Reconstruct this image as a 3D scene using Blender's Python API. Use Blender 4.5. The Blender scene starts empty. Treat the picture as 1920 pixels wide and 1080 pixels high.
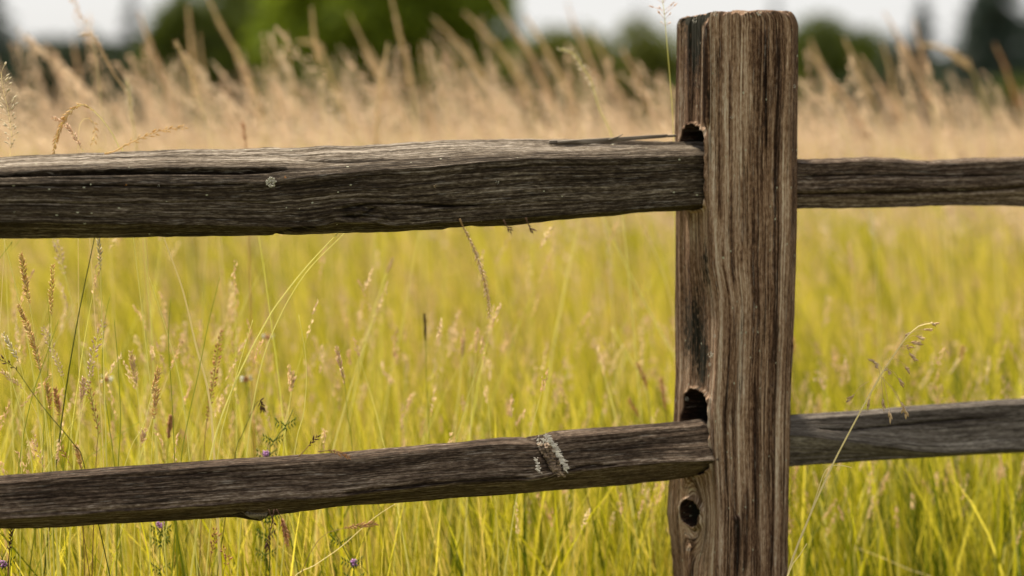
import bpy, math, random
import numpy as np
from mathutils import Vector

random.seed(7)
R = np.random.RandomState(11)
scene = bpy.context.scene
COL = scene.collection

# ------------------------------------------------------------------ camera frame
LENS = 85.0
F = LENS / 36.0 * 1920.0
CAMH = 0.86
PITCH = math.atan((540 - 250) / F)
CP, SP = math.cos(PITCH), math.sin(PITCH)
TH = math.radians(20.8)                 # the fence recedes to the right
CT, ST = math.cos(TH), math.sin(TH)


def ray(px, py):
    u = (px - 960.0) / F
    v = -(py - 540.0) / F
    return (u, CP + v * SP, -SP + v * CP)


def P(px, py, Y):
    d = ray(px, py)
    t = Y / d[1]
    return Vector((d[0] * t, Y, CAMH + d[2] * t))


O = P(1404, 560, 3.56)
OX, OY = O.x, O.y


def L(px, py, m):
    """meet of a view ray and the vertical plane at depth m behind the fence axis -> (s, z)"""
    d = ray(px, py)
    # local y of a world point: -ST*(x-OX)+CT*(y-OY) = m
    k = -ST * d[0] + CT * d[1]
    t = (m - ST * OX + CT * OY) / k
    x, y, z = d[0] * t, d[1] * t, CAMH + d[2] * t
    return (CT * (x - OX) + ST * (y - OY), z)


def to_local(p):
    dx, dy = p[0] - OX, p[1] - OY
    return (CT * dx + ST * dy, -ST * dx + CT * dy, p[2])


# ------------------------------------------------------------------ noise
def _hash(ix, iy, seed):
    n = (ix.astype(np.int64) * 374761393 + iy.astype(np.int64) * 668265263 + seed * 144665) & 0x7fffffff
    n = ((n ^ (n >> 13)) * 1274126177) & 0x7fffffff
    n = n ^ (n >> 16)
    return (n & 0xffff) / 65535.0


def vn(x, y, seed=0):
    x, y = np.broadcast_arrays(np.asarray(x, float), np.asarray(y, float))
    ix, iy = np.floor(x), np.floor(y)
    fx, fy = x - ix, y - iy
    fx = fx * fx * (3 - 2 * fx)
    fy = fy * fy * (3 - 2 * fy)
    a, b = _hash(ix, iy, seed), _hash(ix + 1, iy, seed)
    c, d = _hash(ix, iy + 1, seed), _hash(ix + 1, iy + 1, seed)
    return (a + (b - a) * fx) * (1 - fy) + (c + (d - c) * fx) * fy


def fbm(x, y, seed=0, o=3):
    s, a, t = 0, 1.0, 0
    for i in range(o):
        s = s + a * vn(x * 2 ** i, y * 2 ** i, seed + i * 17)
        t += a
        a *= .55
    return s / t


# ------------------------------------------------------------------ object helpers
def link(name, me, mat=None, parent=None, loc=(0, 0, 0), rotz=0):
    o = bpy.data.objects.new(name, me)
    COL.objects.link(o)
    if mat is not None:
        me.materials.append(mat)
    if parent is not None:
        o.parent = parent
    o.location = loc
    o.rotation_euler = (0, 0, rotz)
    return o


def tag(o, label=None, cat=None, group=None, kind=None):
    for k, v in (('label', label), ('category', cat), ('group', group), ('kind', kind)):
        if v:
            o[k] = v
    return o


def empty(name, loc, rotz=0):
    o = bpy.data.objects.new(name, None)
    COL.objects.link(o)
    o.empty_display_size = .05
    o.location = loc
    o.rotation_euler = (0, 0, rotz)
    return o


def mesh_np(name, V, faces, attrs=None, smooth=True):
    """V (n,3); faces: list of int arrays each (k, 3 or 4)"""
    me = bpy.data.meshes.new(name)
    V = np.asarray(V, np.float32)
    me.vertices.add(len(V))
    me.vertices.foreach_set('co', V.ravel())
    loops = np.concatenate([f.ravel() for f in faces if len(f)]).astype(np.int32)
    tot = np.concatenate([np.full(len(f), f.shape[1]) for f in faces if len(f)]).astype(np.int32)
    st = np.concatenate([[0], np.cumsum(tot)[:-1]]).astype(np.int32)
    me.loops.add(len(loops))
    me.loops.foreach_set('vertex_index', loops)
    me.polygons.add(len(tot))
    me.polygons.foreach_set('loop_start', st)
    me.polygons.foreach_set('loop_total', tot)
    me.polygons.foreach_set('use_smooth', np.full(len(tot), smooth))
    me.update(calc_edges=True)
    me.validate()
    for k, a in (attrs or {}).items():
        a = np.asarray(a, np.float32)
        if a.ndim == 2:
            at = me.attributes.new(k, 'FLOAT_VECTOR', 'POINT')
            at.data.foreach_set('vector', a.ravel())
        else:
            at = me.attributes.new(k, 'FLOAT', 'POINT')
            at.data.foreach_set('value', a.ravel())
    return me


# ------------------------------------------------------------------ materials
def new_mat(name):
    m = bpy.data.materials.new(name)
    m.use_nodes = True
    nt = m.node_tree
    nt.nodes.clear()
    return m, nt, nt.nodes, nt.links


def N(ns, t, **kw):
    n = ns.new(t)
    for k, v in kw.items():
        setattr(n, k, v)
    return n


def ramp(ns, stops):
    n = ns.new('ShaderNodeValToRGB')
    e = n.color_ramp.elements
    e[0].position, e[0].color = stops[0][0], (*stops[0][1], 1)
    e[1].position, e[1].color = stops[-1][0], (*stops[-1][1], 1)
    for p, c in stops[1:-1]:
        x = e.new(p)
        x.color = (*c, 1)
    return n


def wood_mat(name, stops, fine=.3, fibre=(.30, .27, .24), fib_amt=.5, fib_lo=.6, seed=0., mil_shade_col=(.018, .017, .012),
             speck=.0, al=1., coarse=1.):
    m, nt, ns, lk = new_mat(name)
    at = N(ns, 'ShaderNodeAttribute', attribute_name='g')
    tone = N(ns, 'ShaderNodeAttribute', attribute_name='tone')
    mil_shade = N(ns, 'ShaderNodeAttribute', attribute_name='mildew_shade')

    def stretched(a, b, detail=3., rough=.6, off=0.):
        mp = N(ns, 'ShaderNodeMapping')
        mp.inputs['Scale'].default_value = (a, b, b)
        mp.inputs['Location'].default_value = (off + seed, off * 2, seed)
        lk.new(at.outputs['Vector'], mp.inputs['Vector'])
        nz = N(ns, 'ShaderNodeTexNoise')
        nz.inputs['Scale'].default_value = 1
        nz.inputs['Detail'].default_value = detail
        nz.inputs['Roughness'].default_value = rough
        lk.new(mp.outputs[0], nz.inputs['Vector'])
        return nz.outputs['Fac']

    def math_(op, a, b=None, c=None, clamp=False):
        n = N(ns, 'ShaderNodeMath', operation=op)
        n.use_clamp = clamp
        for i, v in enumerate((a, b, c)):
            if v is None:
                continue
            if isinstance(v, (int, float)):
                n.inputs[i].default_value = v
            else:
                lk.new(v, n.inputs[i])
        return n.outputs[0]

    def mix(f, a, b):
        n = N(ns, 'ShaderNodeMix', data_type='RGBA')
        if isinstance(f, (int, float)):
            n.inputs[0].default_value = f
        else:
            lk.new(f, n.inputs[0])
        for i, v in ((6, a), (7, b)):
            if isinstance(v, tuple):
                n.inputs[i].default_value = (*v, 1)
            else:
                lk.new(v, n.inputs[i])
        return n.outputs[2]

    f1 = stretched(9 * al, 380 * coarse, 5, .72)
    f2 = stretched(16 * al, 560, 3, .65, 3.1)
    f0 = stretched(5 * al, 130 * coarse, 3, .6, 5.5)
    f6 = stretched(110, 420, 3, .7, 41.)
    f7 = stretched(40 * al, 260, 4, .75, 51.)
    f3 = stretched(60, 160, 4, .6, 7.7)
    t = math_('MULTIPLY_ADD', math_('SUBTRACT', f1, .5), fine * 4.2, tone.outputs['Fac'])
    t = math_('MULTIPLY_ADD', math_('SUBTRACT', f0, .5), fine * 1.2, t)
    t = math_('MULTIPLY_ADD', math_('SUBTRACT', f6, .5), fine * 2.6, t)
    t = math_('MULTIPLY_ADD', math_('SUBTRACT', f7, .5), fine * 2.2, t)
    r = ramp(ns, stops)
    lk.new(t, r.inputs[0])
    c = r.outputs[0]
    # silvery raised fibres, broken along their length
    fb = math_('MULTIPLY', math_('SUBTRACT', f2, fib_lo - .04), 10, clamp=True)
    fb = math_('MULTIPLY', fb, math_('MULTIPLY', math_('SUBTRACT', f3, .42), 5, clamp=True), clamp=True)
    fb = math_('MULTIPLY', fb, fib_amt)
    c = mix(fb, c, fibre)
    # thin drying checks: contour lines of a long-grained noise
    fc_ = stretched(2.6, 120, 3, .6, 21.)
    fm_ = stretched(5, 30, 2, .5, 33.)
    ck = math_('MULTIPLY', math_('ABSOLUTE', math_('SUBTRACT', fc_, .5)), 52)
    ck = math_('SUBTRACT', 1, ck, clamp=True)
    ck = math_('MULTIPLY', ck, math_('MULTIPLY', math_('SUBTRACT', fm_, .46), 9, clamp=True))
    c = mix(math_('MULTIPLY', ck, .85), c, (.014, .010, .007))
    # mildew, and the shade painted by the same mask
    f4 = stretched(90, 330, 5, .7, 12.3)
    mm = math_('MULTIPLY', math_('SUBTRACT', math_('ADD', f4, mil_shade.outputs['Fac']), 1.02), 6, clamp=True)
    c = mix(mm, c, mil_shade_col)
    if speck:
        vo = N(ns, 'ShaderNodeTexVoronoi')
        mp = N(ns, 'ShaderNodeMapping')
        mp.inputs['Scale'].default_value = (110, 190, 190)
        lk.new(at.outputs['Vector'], mp.inputs['Vector'])
        lk.new(mp.outputs[0], vo.inputs['Vector'])
        vo.inputs['Scale'].default_value = 1
        sp = math_('LESS_THAN', vo.outputs['Distance'], .2)
        # only a few cells carry a crust of lichen
        sx = N(ns, 'ShaderNodeSeparateColor')
        lk.new(vo.outputs['Color'], sx.inputs[0])
        sp = math_('MULTIPLY', sp, math_('GREATER_THAN', sx.outputs[0], 1 - speck))
        c = mix(sp, c, (.36, .36, .27))
    bs = N(ns, 'ShaderNodeBsdfPrincipled')
    lk.new(c, bs.inputs['Base Color'])
    bs.inputs['Roughness'].default_value = .95
    bs.inputs['Specular IOR Level'].default_value = .12
    bp = N(ns, 'ShaderNodeBump')
    bp.inputs['Strength'].default_value = .9
    bp.inputs['Distance'].default_value = .0022
    hh = math_('ADD', f1, math_('MULTIPLY', f2, .6))
    hh = math_('ADD', hh, math_('MULTIPLY', f6, .35))
    hh = math_('ADD', hh, math_('MULTIPLY', f4, .25))
    hh = math_('SUBTRACT', hh, math_('MULTIPLY', ck, .7))
    lk.new(hh, bp.inputs['Height'])
    lk.new(bp.outputs[0], bs.inputs['Normal'])
    out = N(ns, 'ShaderNodeOutputMaterial')
    lk.new(bs.outputs[0], out.inputs[0])
    return m


POSTW = wood_mat('weathered_post_wood', [(0, (.012, .006, .004)), (.24, (.055, .029, .018)), (.42, (.165, .096, .058)),
                                         (.6, (.31, .207, .138)), (.8, (.47, .37, .285)), (1, (.64, .54, .44))],
                 al=.45, fine=.34, fibre=(.44, .385, .33), fib_amt=.5, speck=.065)
RAILW = wood_mat('weathered_rail_wood', [(0, (.009, .006, .004)), (.3, (.030, .021, .014)), (.5, (.066, .050, .035)),
                                         (.7, (.145, .117, .09)), (1, (.34, .295, .245))],
                 fine=.38, fibre=(.29, .26, .23), fib_amt=.6, seed=4.2, speck=.025)
RAILL = wood_mat('dark_rail_wood', [(0, (.010, .006, .004)), (.3, (.034, .022, .015)), (.5, (.074, .051, .036)),
                                    (.7, (.145, .106, .078)), (1, (.34, .28, .23))],
                 fine=.40, fibre=(.30, .26, .22), fib_amt=.7, seed=9.2, fib_lo=.60)
RAILR = wood_mat('grey_rail_wood', [(0, (.018, .014, .011)), (.3, (.05, .040, .033)), (.5, (.095, .080, .068)),
                                    (.7, (.15, .13, .115)), (1, (.28, .25, .22))],
                 fine=.34, fibre=(.29, .26, .23), fib_amt=.55, seed=14.2)
KNOTW = wood_mat('splintered_knot_wood', [(0, (.03, .022, .016)), (.3, (.14, .10, .075)), (.6, (.38, .34, .30)),
                                          (1, (.6, .58, .55))], fine=.5, fibre=(.6, .58, .55), fib_amt=.6, seed=2.1)


def chip_mat(name, a, b):
    m, nt, ns, lk = new_mat(name)
    tc = N(ns, 'ShaderNodeTexCoord')
    mp = N(ns, 'ShaderNodeMapping')
    mp.inputs['Scale'].default_value = (25, 300, 500)
    nz = N(ns, 'ShaderNodeTexNoise')
    nz.inputs['Scale'].default_value = 1
    nz.inputs['Detail'].default_value = 3
    lk.new(tc.outputs['Object'], mp.inputs[0])
    lk.new(mp.outputs[0], nz.inputs['Vector'])
    r = ramp(ns, [(.35, a), (.65, b)])
    lk.new(nz.outputs['Fac'], r.inputs[0])
    bs = N(ns, 'ShaderNodeBsdfPrincipled')
    bs.inputs['Roughness'].default_value = .85
    lk.new(r.outputs[0], bs.inputs['Base Color'])
    out = N(ns, 'ShaderNodeOutputMaterial')
    lk.new(bs.outputs[0], out.inputs[0])
    return m


def plant_mat(name, c1, c2, transl=.35, rough=.6, tipcol=None, attr=False):
    m, nt, ns, lk = new_mat(name)
    if attr:
        a = N(ns, 'ShaderNodeAttribute', attribute_name='gc')
        sx = N(ns, 'ShaderNodeSeparateXYZ')
        lk.new(a.outputs['Vector'], sx.inputs[0])
        rnd, tt = sx.outputs[0], sx.outputs[1]
    else:
        gi = N(ns, 'ShaderNodeNewGeometry')
        rnd = gi.outputs['Random Per Island']
        tt = None
    mx = N(ns, 'ShaderNodeMix', data_type='RGBA')
    lk.new(rnd, mx.inputs[0])
    mx.inputs[6].default_value = (*c1, 1)
    mx.inputs[7].default_value = (*c2, 1)
    c = mx.outputs[2]
    if tipcol is not None and tt is not None:
        m2 = N(ns, 'ShaderNodeMix', data_type='RGBA')
        lk.new(tt, m2.inputs[0])
        lk.new(c, m2.inputs[6])
        m3 = N(ns, 'ShaderNodeMix', data_type='RGBA')
        lk.new(rnd, m3.inputs[0])
        m3.inputs[6].default_value = (*tipcol[0], 1)
        m3.inputs[7].default_value = (*tipcol[1], 1)
        lk.new(m3.outputs[2], m2.inputs[7])
        c = m2.outputs[2]
    d = N(ns, 'ShaderNodeBsdfPrincipled')
    d.inputs['Roughness'].default_value = rough
    d.inputs['Specular IOR Level'].default_value = .25
    lk.new(c, d.inputs['Base Color'])
    t = N(ns, 'ShaderNodeBsdfTranslucent')
    lk.new(c, t.inputs['Color'])
    ms = N(ns, 'ShaderNodeMixShader')
    ms.inputs[0].default_value = transl
    lk.new(d.outputs[0], ms.inputs[1])
    lk.new(t.outputs[0], ms.inputs[2])
    out = N(ns, 'ShaderNodeOutputMaterial')
    lk.new(ms.outputs[0], out.inputs[0])
    return m


def grass_mat():
    """meadow blades: gc = (random, height fraction, patch tone)"""
    m, nt, ns, lk = new_mat('meadow_blade')
    a = N(ns, 'ShaderNodeAttribute', attribute_name='gc')
    sx = N(ns, 'ShaderNodeSeparateXYZ')
    lk.new(a.outputs['Vector'], sx.inputs[0])
    r = ramp(ns, [(0, (.07, .10, .004)), (.2, (.28, .27, .006)), (.45, (.58, .52, .020)), (.74, (.74, .62, .085)),
                  (1, (.64, .44, .19))])
    ad = N(ns, 'ShaderNodeMath', operation='ADD')
    lk.new(sx.outputs[0], ad.inputs[0])
    lk.new(sx.outputs[2], ad.inputs[1])
    lk.new(ad.outputs[0], r.inputs[0])
    d = N(ns, 'ShaderNodeBsdfPrincipled')
    d.inputs['Roughness'].default_value = .55
    d.inputs['Specular IOR Level'].default_value = .25
    lk.new(r.outputs[0], d.inputs['Base Color'])
    t = N(ns, 'ShaderNodeBsdfTranslucent')
    lk.new(r.outputs[0], t.inputs['Color'])
    ms = N(ns, 'ShaderNodeMixShader')
    ms.inputs[0].default_value = .5
    lk.new(d.outputs[0], ms.inputs[1])
    lk.new(t.outputs[0], ms.inputs[2])
    out = N(ns, 'ShaderNodeOutputMaterial')
    lk.new(ms.outputs[0], out.inputs[0])
    return m


MEADOW = grass_mat()
C = {
    'tan': plant_mat('tan_seed_husk', (.66, .49, .30), (.80, .65, .44), .5),
    'pinktan': plant_mat('pinkish_seed_husk', (.68, .48, .35), (.80, .62, .47), .5),
    'gold': plant_mat('golden_brown_husk', (.62, .40, .16), (.78, .60, .33), .5),
    'rust': plant_mat('rust_brown_husk', (.42, .20, .10), (.66, .38, .20), .45),
    'dark': plant_mat('dark_brown_husk', (.07, .035, .022), (.16, .08, .05)),
    'pale': plant_mat('pale_cream_husk', (.62, .54, .38), (.74, .66, .50)),
    'lilac': plant_mat('lilac_grey_husk', (.60, .44, .38), (.76, .64, .56), .5),
    'green': plant_mat('fresh_green_stem', (.34, .38, .04), (.44, .48, .07), .5),
    'olive': plant_mat('dark_olive_stem', (.06, .09, .012), (.09, .12, .02)),
    'yellow': plant_mat('yellow_green_stem', (.80, .76, .28), (.88, .85, .42), .5),
    'straw': plant_mat('dry_straw_stem', (.88, .76, .42), (.92, .84, .54), .5),
    'brownstem': plant_mat('brown_stem', (.28, .17, .07), (.34, .22, .09)),
    'purple': plant_mat('purple_petal', (.48, .24, .52), (.62, .36, .64)),
    'white': plant_mat('white_petal', (.70, .70, .62), (.78, .78, .70)),
    'lichen': plant_mat('grey_green_lichen', (.36, .34, .29), (.50, .48, .42), transl=.05, rough=.9),
    'orange': plant_mat('orange_lichen', (.55, .20, .02), (.60, .25, .03), transl=.05, rough=.9),
    'fern': plant_mat('feathery_leaf', (.10, .17, .02), (.15, .22, .03)),
}


# ------------------------------------------------------------------ wood pieces
def smooth_ring(A, k):
    ker = np.array([1, 2, 3, 2, 1], float)
    ker /= ker.sum()
    for _ in range(k):
        B = np.zeros_like(A)
        for i, w in enumerate(ker):
            B += w * np.roll(A, i - 2, axis=1)
        A = B
    return A


def grid_normals(X):
    du = np.gradient(X, axis=0)
    dv = (np.roll(X, -1, axis=1) - np.roll(X, 1, axis=1))
    n = np.cross(dv, du)
    n /= np.linalg.norm(n, axis=2, keepdims=True) + 1e-12
    return n


def polyd(A, B, poly, w, taper=.03):
    """soft groove mask along polyline poly of (a, b): value in 0..1"""
    pa = np.array([p[0] for p in poly])
    pb = np.array([p[1] for p in poly])
    o = np.argsort(pa)
    pa, pb = pa[o], pb[o]
    c = np.interp(A, pa, pb)
    end = np.clip((A - pa[0]) / taper, 0, 1) * np.clip((pa[-1] - A) / taper, 0, 1)
    ww = w * (.35 + .65 * end)
    return np.exp(-((B - c) / ww) ** 2) * np.minimum(1, end * 3)


def build_rail(name, keys, s0, s1, vis, parent, mat, cracks=(), seed=0, amp=.0016, tonebase=.45, tonef=None,
               endfn=None, wob=.0025):
    """keys: list of (m, trace px list or ('off', key index, dz)), nsub). Sections run round the rail."""
    a, b = vis
    st = np.unique(np.concatenate([np.arange(s0, a, .012), np.arange(a, b, .0026), np.arange(b, s1, .012), [s1]]))
    n = len(st)
    lines = []
    for m, tr, cnt in keys:
        if callable(m):
            mm = m
        else:
            mm = (lambda s, m=m: np.full_like(s, m))
        if tr[0] == 'off':
            z = lines[tr[1]][1] + tr[2]
            lines.append((mm(st), z + (vn(st * 9, 3.3, seed + len(lines)) - .5) * wob * 2))
            continue
        m0 = float(np.mean(mm(st[(st > a) & (st < b)])))
        q = [L(x, y, float(mm(np.array([L(x, y, m0)[0]]))[0])) for x, y in tr]
        z = np.interp(st, [p[0] for p in q], [p[1] for p in q])
        z = z + (vn(st * 22, 1.7, seed + len(lines)) - .5) * wob + (vn(st * 80, 1.7, seed + len(lines) + 50) - .5) * wob * .5
        lines.append((mm(st), z))
    cols_m, cols_z, arc = [], [], []
    acc = 0.
    K = len(keys)
    for k in range(K):
        m0, z0 = lines[k]
        m1, z1 = lines[(k + 1) % K]
        cnt = keys[k][2]
        seg = float(np.mean(np.hypot(m1 - m0, z1 - z0)))
        for j in range(cnt):
            f = j / cnt
            cols_m.append(m0 + (m1 - m0) * f)
            cols_z.append(z0 + (z1 - z0) * f)
            arc.append(acc + seg * f)
        acc += seg
    M = np.stack(cols_m, 1)
    Z = np.stack(cols_z, 1)
    S = np.repeat(st[:, None], M.shape[1], 1)
    X = np.stack([S, M, Z], 2)
    G = np.repeat(np.array(arc)[None, :], n, 0)
    nrm = grid_normals(X)
    # grain field: coordinates wander slowly, ridges follow them
    Gw = G + .0032 * (fbm(S * 2.2, G * 9, seed + 5) - .5) + .0012 * (fbm(S * 11, G * 22, seed + 6) - .5)
    ridges = fbm(Gw * 330, S * 3.0, seed + 1, 3) - .5
    broad = fbm(Gw * 70, S * 2.0, seed + 2, 2) - .5
    lumps = fbm(S * 9, G * 25, seed + 3, 3) - .5
    disp = amp * (ridges * 1.1 + broad * .45) + .0016 * lumps
    tone = tonebase + .30 * broad + .36 * ridges + .22 * (fbm(S * 5, G * 30, seed + 9) - .5)
    mil_shade = .15 + .3 * (fbm(S * 6, G * 40, seed + 12) - .5)
    for poly, m, w, d in cracks:
        q = [L(x, y, m) for x, y in poly]
        k = polyd(S, X[:, :, 2], q, w) * (X[:, :, 1] < .028)
        disp -= d * k
        tone -= .5 * k * (d > .002)
    if tonef is not None:
        tone, mil_shade, disp = tonef(S, X[:, :, 1], X[:, :, 2], G, tone, mil_shade, disp)
    X = X + nrm * disp[:, :, None]
    if endfn is not None:
        X = endfn(X, S)
    nr = X.shape[1]
    i = np.arange(n - 1)[:, None] * nr
    j = np.arange(nr)[None, :]
    jn = (j + 1) % nr
    Fq = np.stack([i + j, i + nr + j, i + nr + jn, i + jn], 2).reshape(-1, 4)
    V = X.reshape(-1, 3)
    c0, c1 = len(V), len(V) + 1
    V = np.vstack([V, X[0].mean(0), X[-1].mean(0)])
    e0 = np.stack([np.full(nr, c0), np.arange(nr), (np.arange(nr) + 1) % nr], 1)
    e1 = np.stack([np.full(nr, c1), (n - 1) * nr + (np.arange(nr) + 1) % nr, (n - 1) * nr + np.arange(nr)], 1)
    g = np.stack([S, Gw, np.zeros_like(S)], 2).reshape(-1, 3)
    g = np.vstack([g, [[s0, 0, 0], [s1, 0, 0]]])
    pad = lambda a, v: np.concatenate([a.reshape(-1), [v, v]])
    me = mesh_np(name, V, [Fq, e0, e1], {'g': g, 'tone': pad(tone, .3), 'mildew_shade': pad(mil_shade, 0)})
    return link(name, me, mat, parent)


FENCE = empty('split_rail_fence', (OX, OY, 0), TH)
tag(FENCE, 'weathered split rail fence of one thick post and four rough rails before the meadow', 'fence')

# upper left rail ------------------------------------------------------------
UL_top = [(-700, 312), (0, 294), (160, 287), (320, 282), (480, 278), (640, 274), (720, 269), (810, 264), (860, 262), (960, 261),
          (1060, 261), (1140, 264), (1240, 264), (1330, 263)]
UL_e1 = [(-700, 345), (0, 322), (160, 318), (320, 314), (480, 314), (560, 316), (640, 315), (720, 307), (810, 302), (900, 294), (1000, 290),
         (1140, 288), (1240, 286), (1330, 282)]
UL_e1b = [(-700, 365), (0, 347), (160, 346), (320, 347), (480, 343), (540, 334), (600, 329), (640, 326), (720, 318), (810, 313),
          (900, 304), (1000, 299), (1140, 297), (1240, 295), (1330, 291)]
UL_e2 = [(-700, 455), (0, 415), (160, 418), (320, 421), (480, 424), (560, 428), (620, 420), (680, 416), (740, 422), (810, 420), (900, 414),
         (1000, 409), (1140, 398), (1240, 389), (1330, 384)]
UL_bot = [(-700, 490), (0, 447), (160, 447), (320, 445), (450, 443), (500, 441), (545, 439), (575, 438), (640, 435), (690, 436), (720, 435), (770, 431),
          (830, 429), (842, 426), (870, 424), (885, 421), (900, 424), (960, 422), (1060, 412), (1140, 405), (1240, 397), (1330, 392)]
ul_m3 = lambda s: np.full_like(s, -.052)


def ul_tone(S, M, Z, G, tone, mil_shade, disp):
    # light painted onto the sloping top face, shade onto the underside of the bevel
    kx, kz = L(672, 398, -.05)
    d = np.hypot((S - kx) / .045, (Z - kz) / .016)
    swirl = np.exp(-d * d) * (M < 0)
    disp = disp + .003 * swirl * np.sin(d * 9)
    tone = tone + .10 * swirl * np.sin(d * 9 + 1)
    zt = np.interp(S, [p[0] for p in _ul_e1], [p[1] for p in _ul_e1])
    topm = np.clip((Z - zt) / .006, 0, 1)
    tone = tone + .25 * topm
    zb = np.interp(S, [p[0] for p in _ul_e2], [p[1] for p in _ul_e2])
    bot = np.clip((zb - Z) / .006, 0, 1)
    mil_shade = mil_shade + .35 * bot
    return tone, mil_shade, disp


_ul_e1 = sorted(L(x, y, -.035) for x, y in UL_e1)
_ul_e2 = sorted(L(x, y, -.052) for x, y in UL_e2)


def taper_end(sa, sb, f, zc, yc):
    def fn(X, S):
        t = np.clip((S - sa) / (sb - sa), 0, 1)
        k = 1 - (1 - f) * t * t
        X[:, :, 2] = zc + (X[:, :, 2] - zc) * k
        X[:, :, 1] = yc + (X[:, :, 1] - yc) * k
        return X
    return fn


sE = L(1332, 330, -.05)[0]
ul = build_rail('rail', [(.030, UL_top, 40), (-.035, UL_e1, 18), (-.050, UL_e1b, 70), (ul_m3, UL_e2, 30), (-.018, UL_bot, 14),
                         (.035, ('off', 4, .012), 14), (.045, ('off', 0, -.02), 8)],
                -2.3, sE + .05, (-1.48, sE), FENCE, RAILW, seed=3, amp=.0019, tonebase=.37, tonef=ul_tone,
                cracks=[([(-60, 328), (0, 327), (160, 323), (320, 321), (450, 322), (545, 316)], -.042, .0025, .012),
                        ([(-60, 350), (0, 349), (200, 348), (330, 350), (470, 345)], -.05, .0016, .003),
                        ([(640, 392), (660, 389), (690, 383), (800, 383), (860, 388)], -.05, .0016, .0035),
                        ([(785, 388), (830, 387), (905, 385)], -.05, .0016, .005),
                        ([(640, 405), (665, 407), (690, 398), (712, 383)], -.05, .002, .004),
                        ([(520, 441), (545, 433), (580, 429), (600, 428)], -.04, .003, .009),
                        ([(880, 386), (960, 384), (1010, 380)], -.05, .0012, .002),
                        ([(900, 317), (1010, 311), (1200, 309), (1325, 307)], -.05, .0014, .002),
                        ([(0, 380), (200, 382), (420, 378), (540, 384)], -.05, .0012, .0016),
                        ([(560, 300), (640, 303), (740, 297)], .0, .0015, .0025),
                        ([(1040, 271), (1120, 267), (1210, 268), (1325, 268)], .0, .0018, .004)])
tag(ul, 'upper left rail with a long split and light painted along its sloping top')

# lower left rail ------------------------------------------------------------
LL_top = [(-700, 940), (0, 891), (180, 877), (370, 865), (640, 849), (823, 832), (939, 821), (990, 820), (1005, 814), (1031, 811), (1068, 807),
          (1280, 790), (1340, 783)]
LL_e2 = [(-700, 1015), (0, 973), (180, 961), (370, 949), (440, 943), (640, 931), (823, 909), (933, 902), (1000, 898), (1062, 884), (1140, 877),
         (1240, 868), (1340, 864)]
LL_bot = [(-700, 1035), (0, 991), (120, 988), (250, 981), (340, 976), (440, 969), (465, 973), (488, 977), (505, 967), (640, 950), (823, 937),
          (945, 928), (1030, 921), (1160, 912), (1250, 901), (1300, 892), (1340, 880)]


def ll_tone(S, M, Z, G, tone, mil_shade, disp):
    kx, kz = L(1037, 858, -.05)
    # grain swerves and swells round the knot
    d = np.hypot((S - kx) / .05, (Z - kz) / .035)
    k = np.exp(-d * d) * (M < .01)
    disp = disp + .0035 * k
    ring = np.exp(-((S - kx - (Z - kz) * -.35) / .014) ** 2) * (M < .01)
    zb0 = np.interp(S, [p[0] for p in _ll_e2], [p[1] for p in _ll_e2])
    ring = ring * np.clip((Z - zb0 + .004) / .01, 0, 1)
    disp = disp - .010 * ring
    tone = tone - .25 * ring
    tone = tone + .16 * np.exp(-((Z - zb0 - .006) / .004) ** 2) * (fbm(S * 30, Z * 300, 78) > .45) * (M < 0)
    bx, bz = L(560, 910, -.05)
    tone = tone + .10 * np.exp(-((Z - np.interp(S, [p[0] for p in _ll_e2], [p[1] for p in _ll_e2]) - .022) / .014) ** 2)
    zb = np.interp(S, [p[0] for p in _ll_e2], [p[1] for p in _ll_e2])
    mil_shade = mil_shade + .25 * np.clip((zb - Z) / .006, 0, 1) - .05  # underside darkened: its shade is painted in through this mask
    return tone, mil_shade, disp


_ll_e2 = sorted(L(x, y, -.055) for x, y in LL_e2)
sL = L(1340, 860, -.060)[0]
sF = sL - .12
ll = build_rail('rail', [(-.010, LL_top, 10), (-.032, ('off', 0, -.006), 60), (lambda s: np.interp(s, [sF, sL], [-.055, -.066]), LL_e2, 26),
                         (-.012, LL_bot, 14), (.040, ('off', 3, .015), 14), (.045, ('off', 0, -.012), 10)],
                -2.3, sL + .004, (-1.48, sL), FENCE, RAILL, seed=23, amp=.0012, tonebase=.42, tonef=ll_tone, wob=.0018,
                endfn=lambda X, S: X,
                cracks=[([(1062, 884), (1080, 878), (1100, 873), (1160, 872)], -.055, .0018, .004),
                        ([(0, 968), (200, 956), (440, 941)], -.055, .002, .002),
                        ([(640, 926), (800, 908), (1000, 896)], -.055, .003, .004),
                        ([(100, 900), (300, 893), (500, 884)], -.045, .0015, .0015),
                        ([(440, 968), (455, 962), (470, 958)], -.03, .003, .008)])
tag(ll, 'lower left rail, dark, with a pale splintered knot')

# right rails ------------------------------------------------------------------
UR_top = [(1440, 300), (1497, 298), (1640, 295), (1740, 300), (1770, 299), (1810, 296), (1920, 294), (2500, 288)]
UR_gr = [(1440, 366), (1497, 365), (1690, 362), (1850, 357), (1875, 355), (1920, 350), (2500, 345)]
UR_bot = [(1440, 396), (1497, 395), (1640, 392), (1800, 389), (1920, 390), (2500, 380)]


def ur_tone(S, M, Z, G, tone, mil_shade, disp):
    zb = np.interp(S, [p[0] for p in _ur], [p[1] for p in _ur])
    below = np.clip((zb - Z) / .003, 0, 1)
    tone = tone + .10 * below
    disp = disp - .004 * below * (M < 0)
    mil_shade = mil_shade + .35 * np.exp(-((Z - zb) / .004) ** 2)
    return tone, mil_shade, disp


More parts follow.
